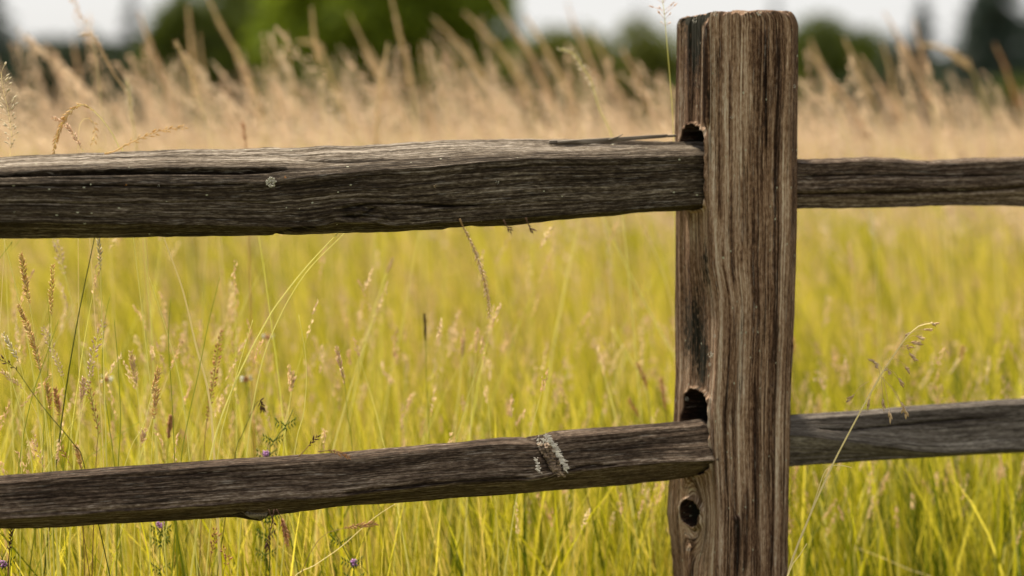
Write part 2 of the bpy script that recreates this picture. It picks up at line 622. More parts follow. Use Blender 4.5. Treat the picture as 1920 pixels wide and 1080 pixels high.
_ur = sorted(L(x, y, -.035) for x, y in UR_gr)
sR0 = L(1497, 340, -.03)[0]
ur = build_rail('rail', [(-.012, UR_top, 10), (-.028, ('off', 0, -.006), 44), (-.040, UR_gr, 26), (-.030, UR_bot, 12), (.035, ('off', 3, .010), 14),
                         (.04, ('off', 0, -.015), 10)],
                sR0 - .06, 2.3, (sR0 - .02, .62), FENCE, RAILL, seed=43, amp=.0016, tonebase=.47, tonef=ur_tone,
                cracks=[([(1450, 366), (1497, 365), (1690, 362), (1850, 357), (1875, 355), (1940, 350)], -.04, .0030, .012),
                        ([(1497, 330), (1600, 327), (1800, 330), (1920, 326)], -.035, .0015, .0025),
                        ([(1730, 312), (1745, 305), (1760, 300)], -.03, .002, .003)])
tag(ur, 'upper right rail with one straight groove along it')

LR_top = [(1440, 780), (1484, 777), (1590, 771), (1720, 760), (1830, 751), (1920, 747), (2500, 720)]
LR_f = [(1440, 812), (1484, 815), (1535, 820), (1590, 828), (1655, 836), (1720, 846), (1780, 850), (1920, 843), (2500, 812)]
LR_bot = [(1440, 878), (1484, 875), (1590, 867), (1740, 858), (1840, 852), (1920, 848), (2500, 820)]


def lr_tone(S, M, Z, G, tone, mil_shade, disp):
    zb = np.interp(S, [p[0] for p in _lr], [p[1] for p in _lr])
    below = np.clip((zb - Z) / .004, 0, 1)
    tone = tone + .03 * below
    return tone, mil_shade - .1, disp


_lr = sorted(L(x, y, -.038) for x, y in LR_f)
lr = build_rail('rail', [(-.008, LR_top, 8), (-.024, ('off', 0, -.006), 50), (-.044, LR_f, 34), (-.026, LR_bot, 12), (.04, ('off', 3, .012), 14),
                         (.042, ('off', 0, -.015), 10)],
                sR0 - .06, 2.3, (sR0 - .02, .62), FENCE, RAILR, seed=63, amp=.0010, tonebase=.47, tonef=lr_tone, wob=.001,
                cracks=[([(1530, 803), (1590, 806), (1690, 797), (1800, 787), (1860, 784)], -.034, .0016, .003),
                        ([(1484, 858), (1560, 853), (1640, 850)], -.034, .0014, .0018),
                        ([(1484, 866), (1560, 863), (1640, 858), (1760, 853)], -.03, .0013, .002),
                        ([(1900, 790), (1860, 790), (1820, 795)], -.034, .0014, .002)])
tag(lr, 'lower right rail, smooth and greyer than the others')

# ------------------------------------------------------------------ post
PYS = [20, 30, 45, 80, 150, 250, 400, 500, 560, 600, 700, 780, 840, 900, 960, 1010, 1080, 1200, 1400]
BLx = [1279, 1273, 1270, 1270, 1269, 1267, 1268, 1267, 1266, 1266, 1267, 1264, 1260, 1255, 1252, 1258, 1262, 1262, 1262]
FLx = [1330, 1329, 1328, 1328, 1328, 1328, 1330, 1333, 1345, 1347, 1344, 1338, 1340, 1343, 1345, 1344, 1342, 1340, 1340]
FRx = [1474, 1482, 1486, 1486, 1485, 1484, 1484, 1482, 1480, 1478, 1474, 1472, 1471, 1470, 1468, 1467, 1466, 1464, 1462]
BRx = [1484, 1492, 1498, 1498, 1498, 1496, 1495, 1493, 1491, 1490, 1485, 1483, 1482, 1481, 1480, 1479, 1478, 1476, 1474]
MF, MB = -.066, .064


def post_line(xs, m, zq):
    q = [L(x, y, m) for x, y in zip(xs, PYS)]
    z = np.array([p[1] for p in q])[::-1]
    s = np.array([p[0] for p in q])[::-1]
    return np.interp(zq, z, s)


ztop = L(1380, 25, -.06)[1]
zq = np.concatenate([np.arange(0, .12, .01), np.arange(.12, ztop, .0020), [ztop]])
n = len(zq)
sBL, sFL = post_line(BLx, MB, zq), post_line(FLx, MF, zq)
sFR, sBRc = post_line(FRx, MF, zq), post_line(BRx, MF + .022, zq)
keys = [(sBL, MB, 112), (sFL, MF, 125), (sFR, MF + .003, 18), (sBRc, MF + .024, 26), (sBRc + .004, MB, 30)]
cs, cm, arc, face = [], [], [], []
acc = 0.
for k in range(len(keys)):
    s_0, m_0, cnt = keys[k]
    s_1, m_1, _ = keys[(k + 1) % len(keys)]
    seg = float(np.mean(np.hypot(s_1 - s_0, m_1 - m_0)))
    for j in range(cnt):
        f = j / cnt
        cs.append(s_0 + (s_1 - s_0) * f)
        cm.append(m_0 + (m_1 - m_0) * f + 0 * s_0)
        arc.append(acc + seg * f)
        face.append(k)
    acc += seg
S = np.stack(cs, 1)
M = np.stack(cm, 1)
Z = np.repeat(zq[:, None], S.shape[1], 1)
X = np.stack([S, M, Z], 2)
face = np.repeat(np.array(face)[None, :], n, 0)
G = np.repeat(np.array(arc)[None, :], n, 0)
nrm = -grid_normals(X)
left = (face == 0)
front = (face >= 1) & (face <= 2)
# grain coordinates: front grain drifts right at top to left at the foot; left face grain parts round the knot hole
KM = L(1300, 962, 0)[1]


def m_on_left(px, py):
    """depth m where the ray meets the left face"""
    best = None
    for m in np.linspace(MF, MB, 120):
        s, z = L(px, py, m)
        bl, fl = np.interp(z, zq, sBL), np.interp(z, zq, sFL)
        sf = fl + (bl - fl) * (m - MF) / (MB - MF)
        e = abs(s - sf)
        if best is None or e < best[0]:
            best = (e, m, z)
    return best[1], best[2]


km, kz = m_on_left(1297, 962)
Gw = G + .010 * (fbm(Z * 1.8, G * 8, 205) - .5) + .0035 * (fbm(Z * 7, G * 20, 206) - .5)
rk = np.hypot((M - km) / .62, (Z - kz)) + 1e-6
ringw = np.exp(-(rk / .062) ** 2) * left
Gw = Gw * (1 - ringw) + ringw * (rk * .8)
ridges = fbm(Gw * 360, Z * 2.2, 211, 3) - .5
broad = fbm(Gw * 95, Z * 1.1, 212, 3) - .5
wide = fbm(Gw * 34, Z * .8, 213, 2) - .5
lumps = fbm(Z * 9, G * 25, 203, 3) - .5
disp = .0026 * ridges + .0030 * broad + .002 * wide + .0012 * lumps
disp = disp - .004 * np.clip(.30 - vn(Gw * 210, Z * 1.3, 261), 0, .2) / .2 * (vn(Gw * 40, Z * 3, 262) > .5)
tone = .46 + .48 * broad + .46 * ridges + .32 * wide + .18 * (fbm(Z * 9, G * 60, 219) - .5)
mil_shade = .12 + .35 * (fbm(Z * 5, G * 40, 220) - .5) + .10 * left


def streak(xy, w, dt, dd=0., m=MF, face_ok=None, taper=.04):
    global tone, disp
    q = [L(x, y, m)[::-1] for x, y in xy]
    dt = dt * .95
    k = polyd(Z, X[:, :, 0], q, w * 1.1, taper) * (front if face_ok is None else face_ok)
    tone = tone + dt * k
    disp = disp - dd * k


streak([(1368, 100), (1369, 260), (1369, 420), (1375, 560)], .0034, -.30, .0018)
streak([(1352, 60), (1350, 250), (1348, 330), (1350, 420)], .004, -.22, .001)
streak([(1333, 40), (1334, 250), (1337, 400), (1352, 540), (1352, 640), (1347, 800), (1352, 1075)], .0045, .28, -.002)
streak([(1385, 40), (1386, 180), (1388, 330), (1391, 560), (1396, 760)], .006, .16, -.001)
streak([(1400, 40), (1400, 200), (1398, 300)], .004, .16, -.001)
streak([(1434, 55), (1435, 150), (1436, 285)], .0018, -.55, .006)
streak([(1448, 45), (1449, 200), (1449, 420), (1447, 540)], .0028, .24, -.0015)
streak([(1391, 320), (1393, 400), (1390, 520)], .002, -.3, .003)
streak([(1460, 60), (1458, 300), (1452, 420), (1455, 640), (1450, 900), (1447, 1075)], .0035, -.22, .002)
streak([(1470, 200), (1470, 480), (1466, 640), (1458, 900), (1455, 1075)], .004, .18, -.001)
streak([(1376, 560), (1373, 700), (1377, 860), (1378, 1075)], .0042, -.28, .0025)
streak([(1415, 700), (1416, 860), (1418, 1000)], .0025, -.25, .002)
streak([(1400, 905), (1402, 990), (1400, 1075)], .006, -.25, .001)
streak([(1436, 640), (1432, 800), (1434, 1075)], .006, .14, 0)
streak([(1381, 966), (1382, 1000), (1379, 1078), (1378, 1200)], .0055, -.35, .007, taper=.006)
streak([(1327, 24), (1329, 120), (1329, 245)], .0022, -.5, .006, face_ok=((left & (M < MF + .010)) | front), m=MF)
tone = np.where(left, tone - .06, tone)  # left face painted darker, side shading put into the tone
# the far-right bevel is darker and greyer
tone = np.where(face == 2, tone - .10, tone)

# left-face marks
def blob(px, py, rm, rz):
    m_, z_ = m_on_left(px, py)
    return np.exp(-(((M - m_) / rm) ** 2 + ((Z - z_) / rz) ** 2)) * left


mil_shade = mil_shade + .30 * blob(1300, 60, .06, .05) + .46 * blob(1300, 620, .05, .10) + .40 * blob(1322, 500, .022, .06) + .34 * blob(1305, 130, .022, .075) \
    + .30 * blob(1322, 700, .02, .07) + .3 * blob(1320, 1060, .02, .05) + .3 * blob(1312, 30, .05, .012)
tone = tone + .22 * blob(1278, 210, .022, .05) + .24 * blob(1300, 430, .03, .035) + .22 * blob(1285, 700, .03, .05) \
    - .12 * blob(1300, 140, .04, .1) + .17 * blob(1300, 960, .08, .09)
edge_l = np.exp(-((M - MB) / .02) ** 2) * left
tone = tone + .08 * edge_l
# mortises and knot hole
tz0, tz1 = m_on_left(1305, 232)[1], m_on_left(1305, 396)[1]
bz0, bz1 = m_on_left(1305, 728)[1], m_on_left(1305, 890)[1]
H = []


def slot(zt, zb, mc, hm, seed):
    zc, hz = (zt + zb) / 2, (zt - zb) / 2
    ang_n = .12 * (fbm(M * 90, Z * 90, seed, 3) - .5) + .04 * (vn(M * 420, Z * 30, seed + 3) - .5)
    dm, dz = (M - mc) / hm, (Z - zc) / hz
    e = (np.abs(dm) ** 2.1 + np.abs(dz) ** 6.) ** (1 / 2.6) + ang_n
    return e


e1 = slot(tz0, tz1, -.010, .050, 301)
e2 = slot(bz0, bz1, -.010, .042, 302)
e3 = np.hypot((M - km) / .027, (Z - kz) / .0215) + .20 * (vn(M * 110, Z * 110, 303) - .5)
hole = (np.minimum(e1, e2) < 1) & left | ((e3 < 1) & left)
rim = np.clip(1 - (np.minimum(np.minimum(e1, e2), 3) - 1) / .14, 0, 1) * left
disp -= .0045 * rim ** 2 * (.4 + 1.2 * vn(M * 260, Z * 120, 333))
# bare worn wood round the rims
tone = tone + .03 * np.clip(1 - (np.minimum(e1, e2) - 1) / .30, 0, 1) * left
disp += .006 * np.exp(-(rk / .05) ** 2) * left                     # swelling round the knot
disp -= .008 * np.clip(1 - (e3 - 1) / .35, 0, 1) ** 2 * left
tone = tone + .17 * np.sin(rk * 900) * np.exp(-((rk - .038) / .02) ** 2) * left + .12 * np.exp(-((rk - .04) / .02) ** 2) * left
disp += .0009 * np.sin(rk * 900) * np.exp(-((rk - .038) / .02) ** 2) * left
_kz0, _kz1 = m_on_left(1299, 1000), m_on_left(1297, 1075)
_kc = np.interp(Z, [_kz1[1], _kz0[1]], [_kz1[0], _kz0[0]])
_kk = np.exp(-((M - _kc) / .006) ** 2) * left * np.clip((_kz0[1] - Z) / .02, 0, 1) * np.clip((Z - _kz1[1] + .03) / .03, 0, 1)
tone = tone - .35 * _kk
disp = disp - .004 * _kk
# rounded, chewed top
tt = np.clip((Z - (ztop - .012)) / .012, 0, 1)
cxs, cms = X[:, :, 0].mean(1, keepdims=True), X[:, :, 1].mean(1, keepdims=True)
X = X + nrm * disp[:, :, None]
k = 1 - .03 * tt ** 3
X[:, :, 0] = cxs + (X[:, :, 0] - cxs) * k
X[:, :, 1] = cms + (X[:, :, 1] - cms) * k
topn = (fbm(G * 60, 3.3, 240, 3) - .5)
slope = np.interp(X[:, :, 0], [-.075, -.02, .05, .068], [-.003, .001, .002, -.006])
X[:, :, 2] += np.clip((Z - (ztop - .05)) / .05, 0, 1) * (.012 * topn + slope + .004 * (vn(G * 420, 0 * G, 245) - .5))
mil_shade = mil_shade + .22 * tt + .1 * np.clip((Z - (ztop - .1)) / .1, 0, 1)

nr = S.shape[1]
ii = np.arange(n - 1)[:, None] * nr
jj = np.arange(nr)[None, :]
jn = (jj + 1) % nr
Fq = np.stack([ii + jj, ii + jn, ii + nr + jn, ii + nr + jj], 2).reshape(-1, 4)
hv = hole.reshape(-1)
fh = hv[Fq].sum(1) >= 3
kept, rem = Fq[~fh], Fq[fh]
V = X.reshape(-1, 3)


def edges(Fa):
    return np.concatenate([Fa[:, [0, 1]], Fa[:, [1, 2]], Fa[:, [2, 3]], Fa[:, [3, 0]]])


er = edges(rem)
ek = set(map(tuple, edges(kept).tolist()))
bnd = np.array([e for e in er.tolist() if (e[1], e[0]) in ek])
bv = np.unique(bnd)
# relax the rim so that it is not stepped
nb = {int(v): [] for v in bv}
for a_, b_ in bnd.tolist():
    nb[a_].append(b_)
    nb[b_].append(a_)
for _ in range(2):
    nv = {v: (V[v] * .4 + .6 * np.mean([V[q] for q in ns_], 0)) for v, ns_ in nb.items()}
    for v, q in nv.items():
        V[v] = q
remap = {}
newV, faces_in = [], []
base = len(V)
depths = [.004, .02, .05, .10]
Vl, tl, gl = [V], [tone.reshape(-1)], [np.stack([Z, Gw, 0 * Z], 2).reshape(-1, 3)]
ml = [mil_shade.reshape(-1)]
prev = {int(v): int(v) for v in bv}
cnt = base
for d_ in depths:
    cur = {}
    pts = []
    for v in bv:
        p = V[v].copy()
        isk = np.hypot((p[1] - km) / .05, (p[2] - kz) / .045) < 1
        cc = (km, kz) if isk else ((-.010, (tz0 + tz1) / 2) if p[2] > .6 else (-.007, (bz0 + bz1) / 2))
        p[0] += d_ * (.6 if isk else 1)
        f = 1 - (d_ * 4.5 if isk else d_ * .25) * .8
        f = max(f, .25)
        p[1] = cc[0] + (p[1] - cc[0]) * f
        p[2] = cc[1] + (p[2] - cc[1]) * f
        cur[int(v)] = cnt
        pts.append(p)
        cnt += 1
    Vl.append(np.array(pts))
    tl.append(np.full(len(pts), {.004: .12, .02: .06}.get(d_, -.15)))  # deep hole walls painted dark: shade put into tone and mask
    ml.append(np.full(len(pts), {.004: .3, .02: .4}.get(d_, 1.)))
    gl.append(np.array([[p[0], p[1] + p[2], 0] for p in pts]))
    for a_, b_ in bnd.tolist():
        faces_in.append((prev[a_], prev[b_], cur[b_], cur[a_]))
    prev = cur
V2 = np.vstack(Vl)
# the top, with its own radial checks
topc = []
ring = (n - 1) * nr + np.arange(nr)
rings = [ring]
for f in (.93, .8, .6, .35, .1):
    p = V2[ring].copy()
    c_ = p.mean(0)
    q = c_ + (p - c_) * f
    q[:, 2] = c_[2] + (p[:, 2] - c_[2]) * (.4 + .6 * f) + .004 * (1 - f) + .006 * (fbm(q[:, 0] * 90, q[:, 1] * 90, 250) - .5) + .001
    idx = len(V2) + np.arange(nr)
    V2 = np.vstack([V2, q])
    tl.append(np.full(nr, .45))
    ml.append(np.full(nr, .45))
    gl.append(np.stack([q[:, 0], q[:, 1], 0 * q[:, 0]], 1))
    rings.append(idx)
ft = []
for a_, b_ in zip(rings[:-1], rings[1:]):
    ft.append(np.stack([a_, np.roll(a_, -1), np.roll(b_, -1), b_], 1))
cidx = len(V2)
V2 = np.vstack([V2, V2[rings[-1]].mean(0)])
tl.append([.4]); ml.append([.4]); gl.append(np.array([[0, 0, 0]]))
fc = np.stack([rings[-1], np.roll(rings[-1], -1), np.full(nr, cidx)], 1)
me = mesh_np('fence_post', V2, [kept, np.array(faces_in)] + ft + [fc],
             {'g': np.vstack(gl), 'tone': np.concatenate(tl), 'mildew_shade': np.concatenate(ml)})
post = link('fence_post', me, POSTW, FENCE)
tag(post, 'thick weathered post with streaked vertical grain, rail sockets and a knot hole')


# ------------------------------------------------------------------ little mesh kit
class MB_:
    def __init__(self):
        self.v, self.q, self.t = [], [], []

    def tube(self, pts, r0, r1=None, sides=5, flat=1.0):
        r1 = r0 if r1 is None else r1
        pts = [Vector(p) for p in pts]
        n_ = len(pts)
        b0 = len(self.v)
        ref = Vector((.3, -1, .2)).normalized()
        for i, p in enumerate(pts):
            d = (pts[min(i + 1, n_ - 1)] - pts[max(i - 1, 0)]).normalized()
            a = d.cross(ref)
            if a.length < 1e-4:
                a = d.cross(Vector((1, 0, 0)))
            a.normalize()
            b = d.cross(a)
            r = r0 + (r1 - r0) * i / max(1, n_ - 1)
            for k in range(sides):
                an = 2 * math.pi * k / sides
                self.v.append(p + a * (r * math.cos(an)) + b * (r * flat * math.sin(an)))
        for i in range(n_ - 1):
            for k in range(sides):
                a_ = b0 + i * sides + k
                b_ = b0 + i * sides + (k + 1) % sides
                self.q.append((a_, b_, b_ + sides, a_ + sides))
        self.v.append(pts[0]); self.v.append(pts[-1])
        for k in range(sides):
            self.t.append((len(self.v) - 2, b0 + (k + 1) % sides, b0 + k))
            self.t.append((len(self.v) - 1, b0 + (n_ - 1) * sides + k, b0 + (n_ - 1) * sides + (k + 1) % sides))

    def seed(self, p, d, ln, w):
        d = d.normalized()
        a = d.cross(Vector((.2, .9, .35)))
        if a.length < 1e-3:
            a = d.cross(Vector((1, 0, 0)))
        a.normalize()
        b = d.cross(a)
        b0 = len(self.v)
        self.v.append(p)
        an0 = random.random() * 6
        for fr, rr in ((.28, 1.), (.62, .75)):
            for k in range(4):
                an = an0 + k * math.pi / 2
                self.v.append(p + d * (ln * fr) + (a * math.cos(an) + b * math.sin(an)) * (w * .5 * rr))
        self.v.append(p + d * ln)
        for k in range(4):
            kn = (k + 1) % 4
            self.t.append((b0, b0 + 1 + kn, b0 + 1 + k))
            self.q.append((b0 + 1 + k, b0 + 1 + kn, b0 + 5 + kn, b0 + 5 + k))
            self.t.append((b0 + 9, b0 + 5 + k, b0 + 5 + kn))

    def box(self, c, ax, ay, az):
        b0 = len(self.v)
        for i in (-1, 1):
            for j in (-1, 1):
                for k in (-1, 1):
                    self.v.append(c + ax * i + ay * j + az * k)
        for f in ((0, 1, 3, 2), (4, 6, 7, 5), (0, 4, 5, 1), (2, 3, 7, 6), (0, 2, 6, 4), (1, 5, 7, 3)):
            self.q.append(tuple(b0 + x for x in f))

    def build(self, name, mat, parent=None, origin=Vector((0, 0, 0)), smooth=True):
        V_ = np.array([tuple(p - origin) for p in self.v])
        fs = []
        if self.q:
            fs.append(np.array(self.q))
        if self.t:
            fs.append(np.array(self.t))
        return link(name, mesh_np(name, V_, fs, smooth=smooth), mat, parent)


def spline(pts, step=.012):
    """Catmull-Rom through Vector points"""
    out = []
    n_ = len(pts)
    for i in range(n_ - 1):
        p0, p1, p2, p3 = pts[max(i - 1, 0)], pts[i], pts[i + 1], pts[min(i + 2, n_ - 1)]
        k = max(2, int((p2 - p1).length / step))
        for j in range(k):
            t = j / k
            out.append(.5 * ((2 * p1) + (p2 - p0) * t + (2 * p0 - 5 * p1 + 4 * p2 - p3) * t * t + (3 * p1 - p0 - 3 * p2 + p3) * t ** 3))
    out.append(pts[-1])
    return out


def lv(px, py, m):
    s, z = L(px, py, m)
    return Vector((s, m, z))


# splinter lifting off the upper left rail
mb = MB_()
for w_, off in ((.0034, 0), (.0026, .0022), (.0022, -.0018)):
    pts = [lv(1030 + abs(off) * 9000, 267, .004 + off * 3), lv(1090, 265 + off * 900, .004), lv(1150, 261.5 + off * 900, .004), lv(1210, 257 + off * 900, .004), lv(1268 - abs(off) * 9000, 254.5 + off * 900, .004)]
    mb.tube(spline(pts, .01), w_, w_ * .5, 6, .5)
CHIP = chip_mat('splinter_wood', (.06, .045, .03), (.20, .165, .13))
sp = mb.build('splinter', CHIP, ul)
mb = MB_()
mb.tube([lv(1142, 262, .0), lv(1158, 257, .0), lv(1168, 252, .0)], .0014, .0004, 4)
mb.build('splinter', CHIP, ul)
# lichen on the rail
def lichen(px, py, m, r, mat, parent, n_=60):
    mb = MB_()
    c = lv(px, py, m)
    for _ in range(n_):
        a, q = random.random() * 6.28, r * math.sqrt(random.random())
        p = c + Vector((math.cos(a) * q, 0, math.sin(a) * q * .9))
        d = Vector((math.cos(a) * .8 + random.gauss(0, .4), -.7, math.sin(a) * .8 + random.gauss(0, .4)))
        mb.seed(p + Vector((0, .001, 0)), d, r * random.uniform(.35, .6), r * random.uniform(.25, .4))
    return mb.build('lichen', mat, parent)


lichen(508, 342, -.0535, .0062, C['lichen'], ul, 90)
lichen(535, 332, -.051, .0016, C['orange'], ul, 14)
lichen(236, 347, -.052, .0013, C['orange'], ul, 10)
lichen(298, 348, -.052, .0014, C['lichen'], ul, 12)
lichen(816, 349, -.053, .0022, C['tan'], ul, 16)
lichen(933, 342, -.053, .0024, C['lichen'], ul, 18)
for px, py, r in ((1333, 665, .0040), (1322, 735, .0034), (1331, 683, .0022), (1340, 630, .0022), (1288, 748, .0028), (1305, 38, .0045), (1276, 48, .004),
                  (1340, 26, .004), (1372, 220, .0022), (1490, 162, .0022), (1424, 24, .004), (1291, 1030, .003)):
    if px <= 1330:
        m_, z_ = m_on_left(px, py)
    else:
        m_ = MF - .001
    lichen(px, py, m_ - (.002 if px < 1331 else 0.0005), r, C['lichen'], post, 26)

# splintered knot of the lower left rail: brown blocky heart, pale torn fibres along its right side
random.seed(5)
mb, mf = MB_(), MB_()
for _ in range(48):
    t = random.random()
    px, py = 1014 + 30 * t + random.uniform(-1, 18) * (1 - .3 * t), 838 + 52 * t + random.uniform(-5, 5)
    p = lv(px, py, -.036 - (py - 822) / 68 * .013 + random.uniform(-.003, .003))
    a = math.radians(random.gauss(-66, 30))
    u = Vector((math.cos(a), random.uniform(-.8, .5), math.sin(a))).normalized()
    v = u.cross(Vector((random.uniform(-.5, .5), -1, random.uniform(-.5, .5)))).normalized()
    mb.box(p, u * random.uniform(.002, .006), v * random.uniform(.0015, .0035), u.cross(v) * random.uniform(.002, .005))
for _ in range(460):
    t = random.random() ** .9
    q = random.random()
    if q < .78:         # right lip, fibres pulled out along the grain
        px, py = 1026 + 36 * t + random.gauss(0, 2.2), 816 + 62 * t + random.gauss(0, 2)
        a = math.radians(random.gauss(4, 14) if random.random() < .5 else random.gauss(-60, 25))
    elif q < .9:        # lower left lip
        px, py = 1006 + 8 * t + random.gauss(0, 2), 858 + 30 * t
        a = math.radians(random.gauss(170, 30))
    else:
        px, py = 1006 + 20 * t, 826 + random.gauss(0, 4)
        a = math.radians(random.gauss(-20, 40))
    p = lv(px, py, -.0475 - (py - 822) / 68 * .009)
    u = Vector((math.cos(a), -.10, math.sin(a))).normalized()
    ln = random.uniform(.001, .0045) * (1.6 if random.random() < .2 else 1)
    mf.tube([p, p + u * ln + Vector((0, .0012, 0))], random.uniform(.0005, .0012), .0002, 4, .5)
mb.build('knot', chip_mat('knot_heart_wood', (.035, .022, .015), (.30, .215, .15)), ll, smooth=False)
mf.build('torn_fibres', chip_mat('torn_pale_fibres', (.24, .20, .165), (.76, .72, .66)), ll, smooth=False)
# hanging stub of bark under the rail
mb = MB_()
for off in range(7):
    mb.tube([lv(462 + off * 6, 962, -.030), lv(470 + off * 4.5, 968, -.026), lv(480 + off * 2.5, 973 + random.uniform(-3, 3) - abs(off - 3), -.022)], .0032, .0008, 5)
mb.build('bark_stub', CHIP, ll)

# ------------------------------------------------------------------ plants traced one by one
HEAD = {   # spacing, seed length, seed width, spread angle(deg), branch length, seeds per node
    'spike': (.0024, .0095, .0028, 28, .0, 1),
    'dense': (.0027, .0100, .0027, 34, .0, 2),
    'loose': (.0042, .0085, .0024, 30, .004, 1),
    'chain': (.0060, .0075, .0030, 35, .005, 2),
    'timothy': (.0008, .0035, .0014, 55, .0, 3),
    'open': (.0080, .0085, .0028, 48, .018, 3),
    'plume': (.0048, .012, .0036, 24, .013, 3),
    'wide': (.0060, .012, .0042, 38, .026, 3),
    'bud': (.0012, .0080, .0030, 35, .0, 3),
}


def plant(name, label, cat, Y, pts, stemcol, r, head=None, headcol=None, hl=0, group=None, dY=0., leaf=None, scale=1., ground=True):
    """pts from tip to foot, in photo pixels at distance Y"""
    ppm = F / Y
    r = r * 1.25
    w = [P(x, y, Y + dY * (i / max(1, len(pts) - 1))) for i, (x, y) in enumerate(pts)]
    if ground and w[-1].z > 0.0:
        d = (w[-1] - w[-2]).normalized()
        d = Vector((d.x * .5, d.y * .5 + random.uniform(-.03, .03), min(d.z, -.6) if d.z < 0 else -.8)).normalized()
        k = w[-1].z / -d.z
        w.append(w[-1] + d * k * .5 + Vector((0, 0, 0)))
        foot = w[-1] + Vector((d.x * k * .3, d.y * k * .3, -w[-1].z))
        w.append(foot)
    path = spline(w, .010)
    foot = w[-1].copy()
    root = empty(name, foot)
    tag(root, label, cat, group)
    mb = MB_()
    mb.tube(path, r * .35 * scale, r * scale, 5)
    mb.build('stem', C[stemcol], root, foot)
    if head:
        sp_, sl, sw, ang, bl, per = HEAD[head]
        sc = scale
        sp_, sl, sw, bl = sp_ * sc, sl * sc, sw * sc, bl * sc
        hm = hl / ppm
        mb = MB_()
        acc_, nxt, i = 0., 0., 0
        side = 1
        for i in range(len(path) - 1):
            seg = path[i + 1] - path[i]
            ln = seg.length
            while nxt <= acc_ + ln and nxt < hm:
                p = path[i] + seg * ((nxt - acc_) / ln)
                up = -seg.normalized()
                env = math.sin(math.pi * min(1, (nxt / hm) * .85 + .12)) ** .6 if head != 'plume' else .2 + .75 * nxt / hm
                for q in range(per):
                    side = -side
                    lat = up.cross(Vector((random.gauss(0, .5), 1, random.gauss(0, .5))))
                    lat.normalize()
                    a = math.radians(ang * random.uniform(.6, 1.4))
                    d = up * math.cos(a) + lat * (side * math.sin(a)) + Vector((0, random.gauss(0, .2), 0))
                    p2 = p
                    if bl > 0:
                        b_ = bl * env * random.uniform(.3, 1.2)
                        p2 = p + d.normalized() * b_
                        mb.tube([p, p2], .00035 * sc, .0003 * sc, 3)
                    mb.seed(p2, d, sl * (.3 + .7 * min(env, 1)) * random.uniform(.7, 1.2), sw * (.5 + .5 * min(env, 1)) * random.uniform(.75, 1.15))
                nxt += sp_ * random.uniform(.7, 1.35)
            acc_ += ln
            if nxt >= hm:
                break
        if mb.v:
            mb.build('seed_head', C[headcol or 'tan'], root, foot)
    if leaf:
        for (lp, wd) in leaf:
            q = [P(x, y, Y) for x, y in lp]
            mb = MB_()
            mb.tube(spline(q, .012), .0004, wd, 5, .25)
            mb.build('leaf', C[stemcol], root, foot)
    return root


random.seed(21)
ST_, GR = 'grass', 'seeding grass stems'
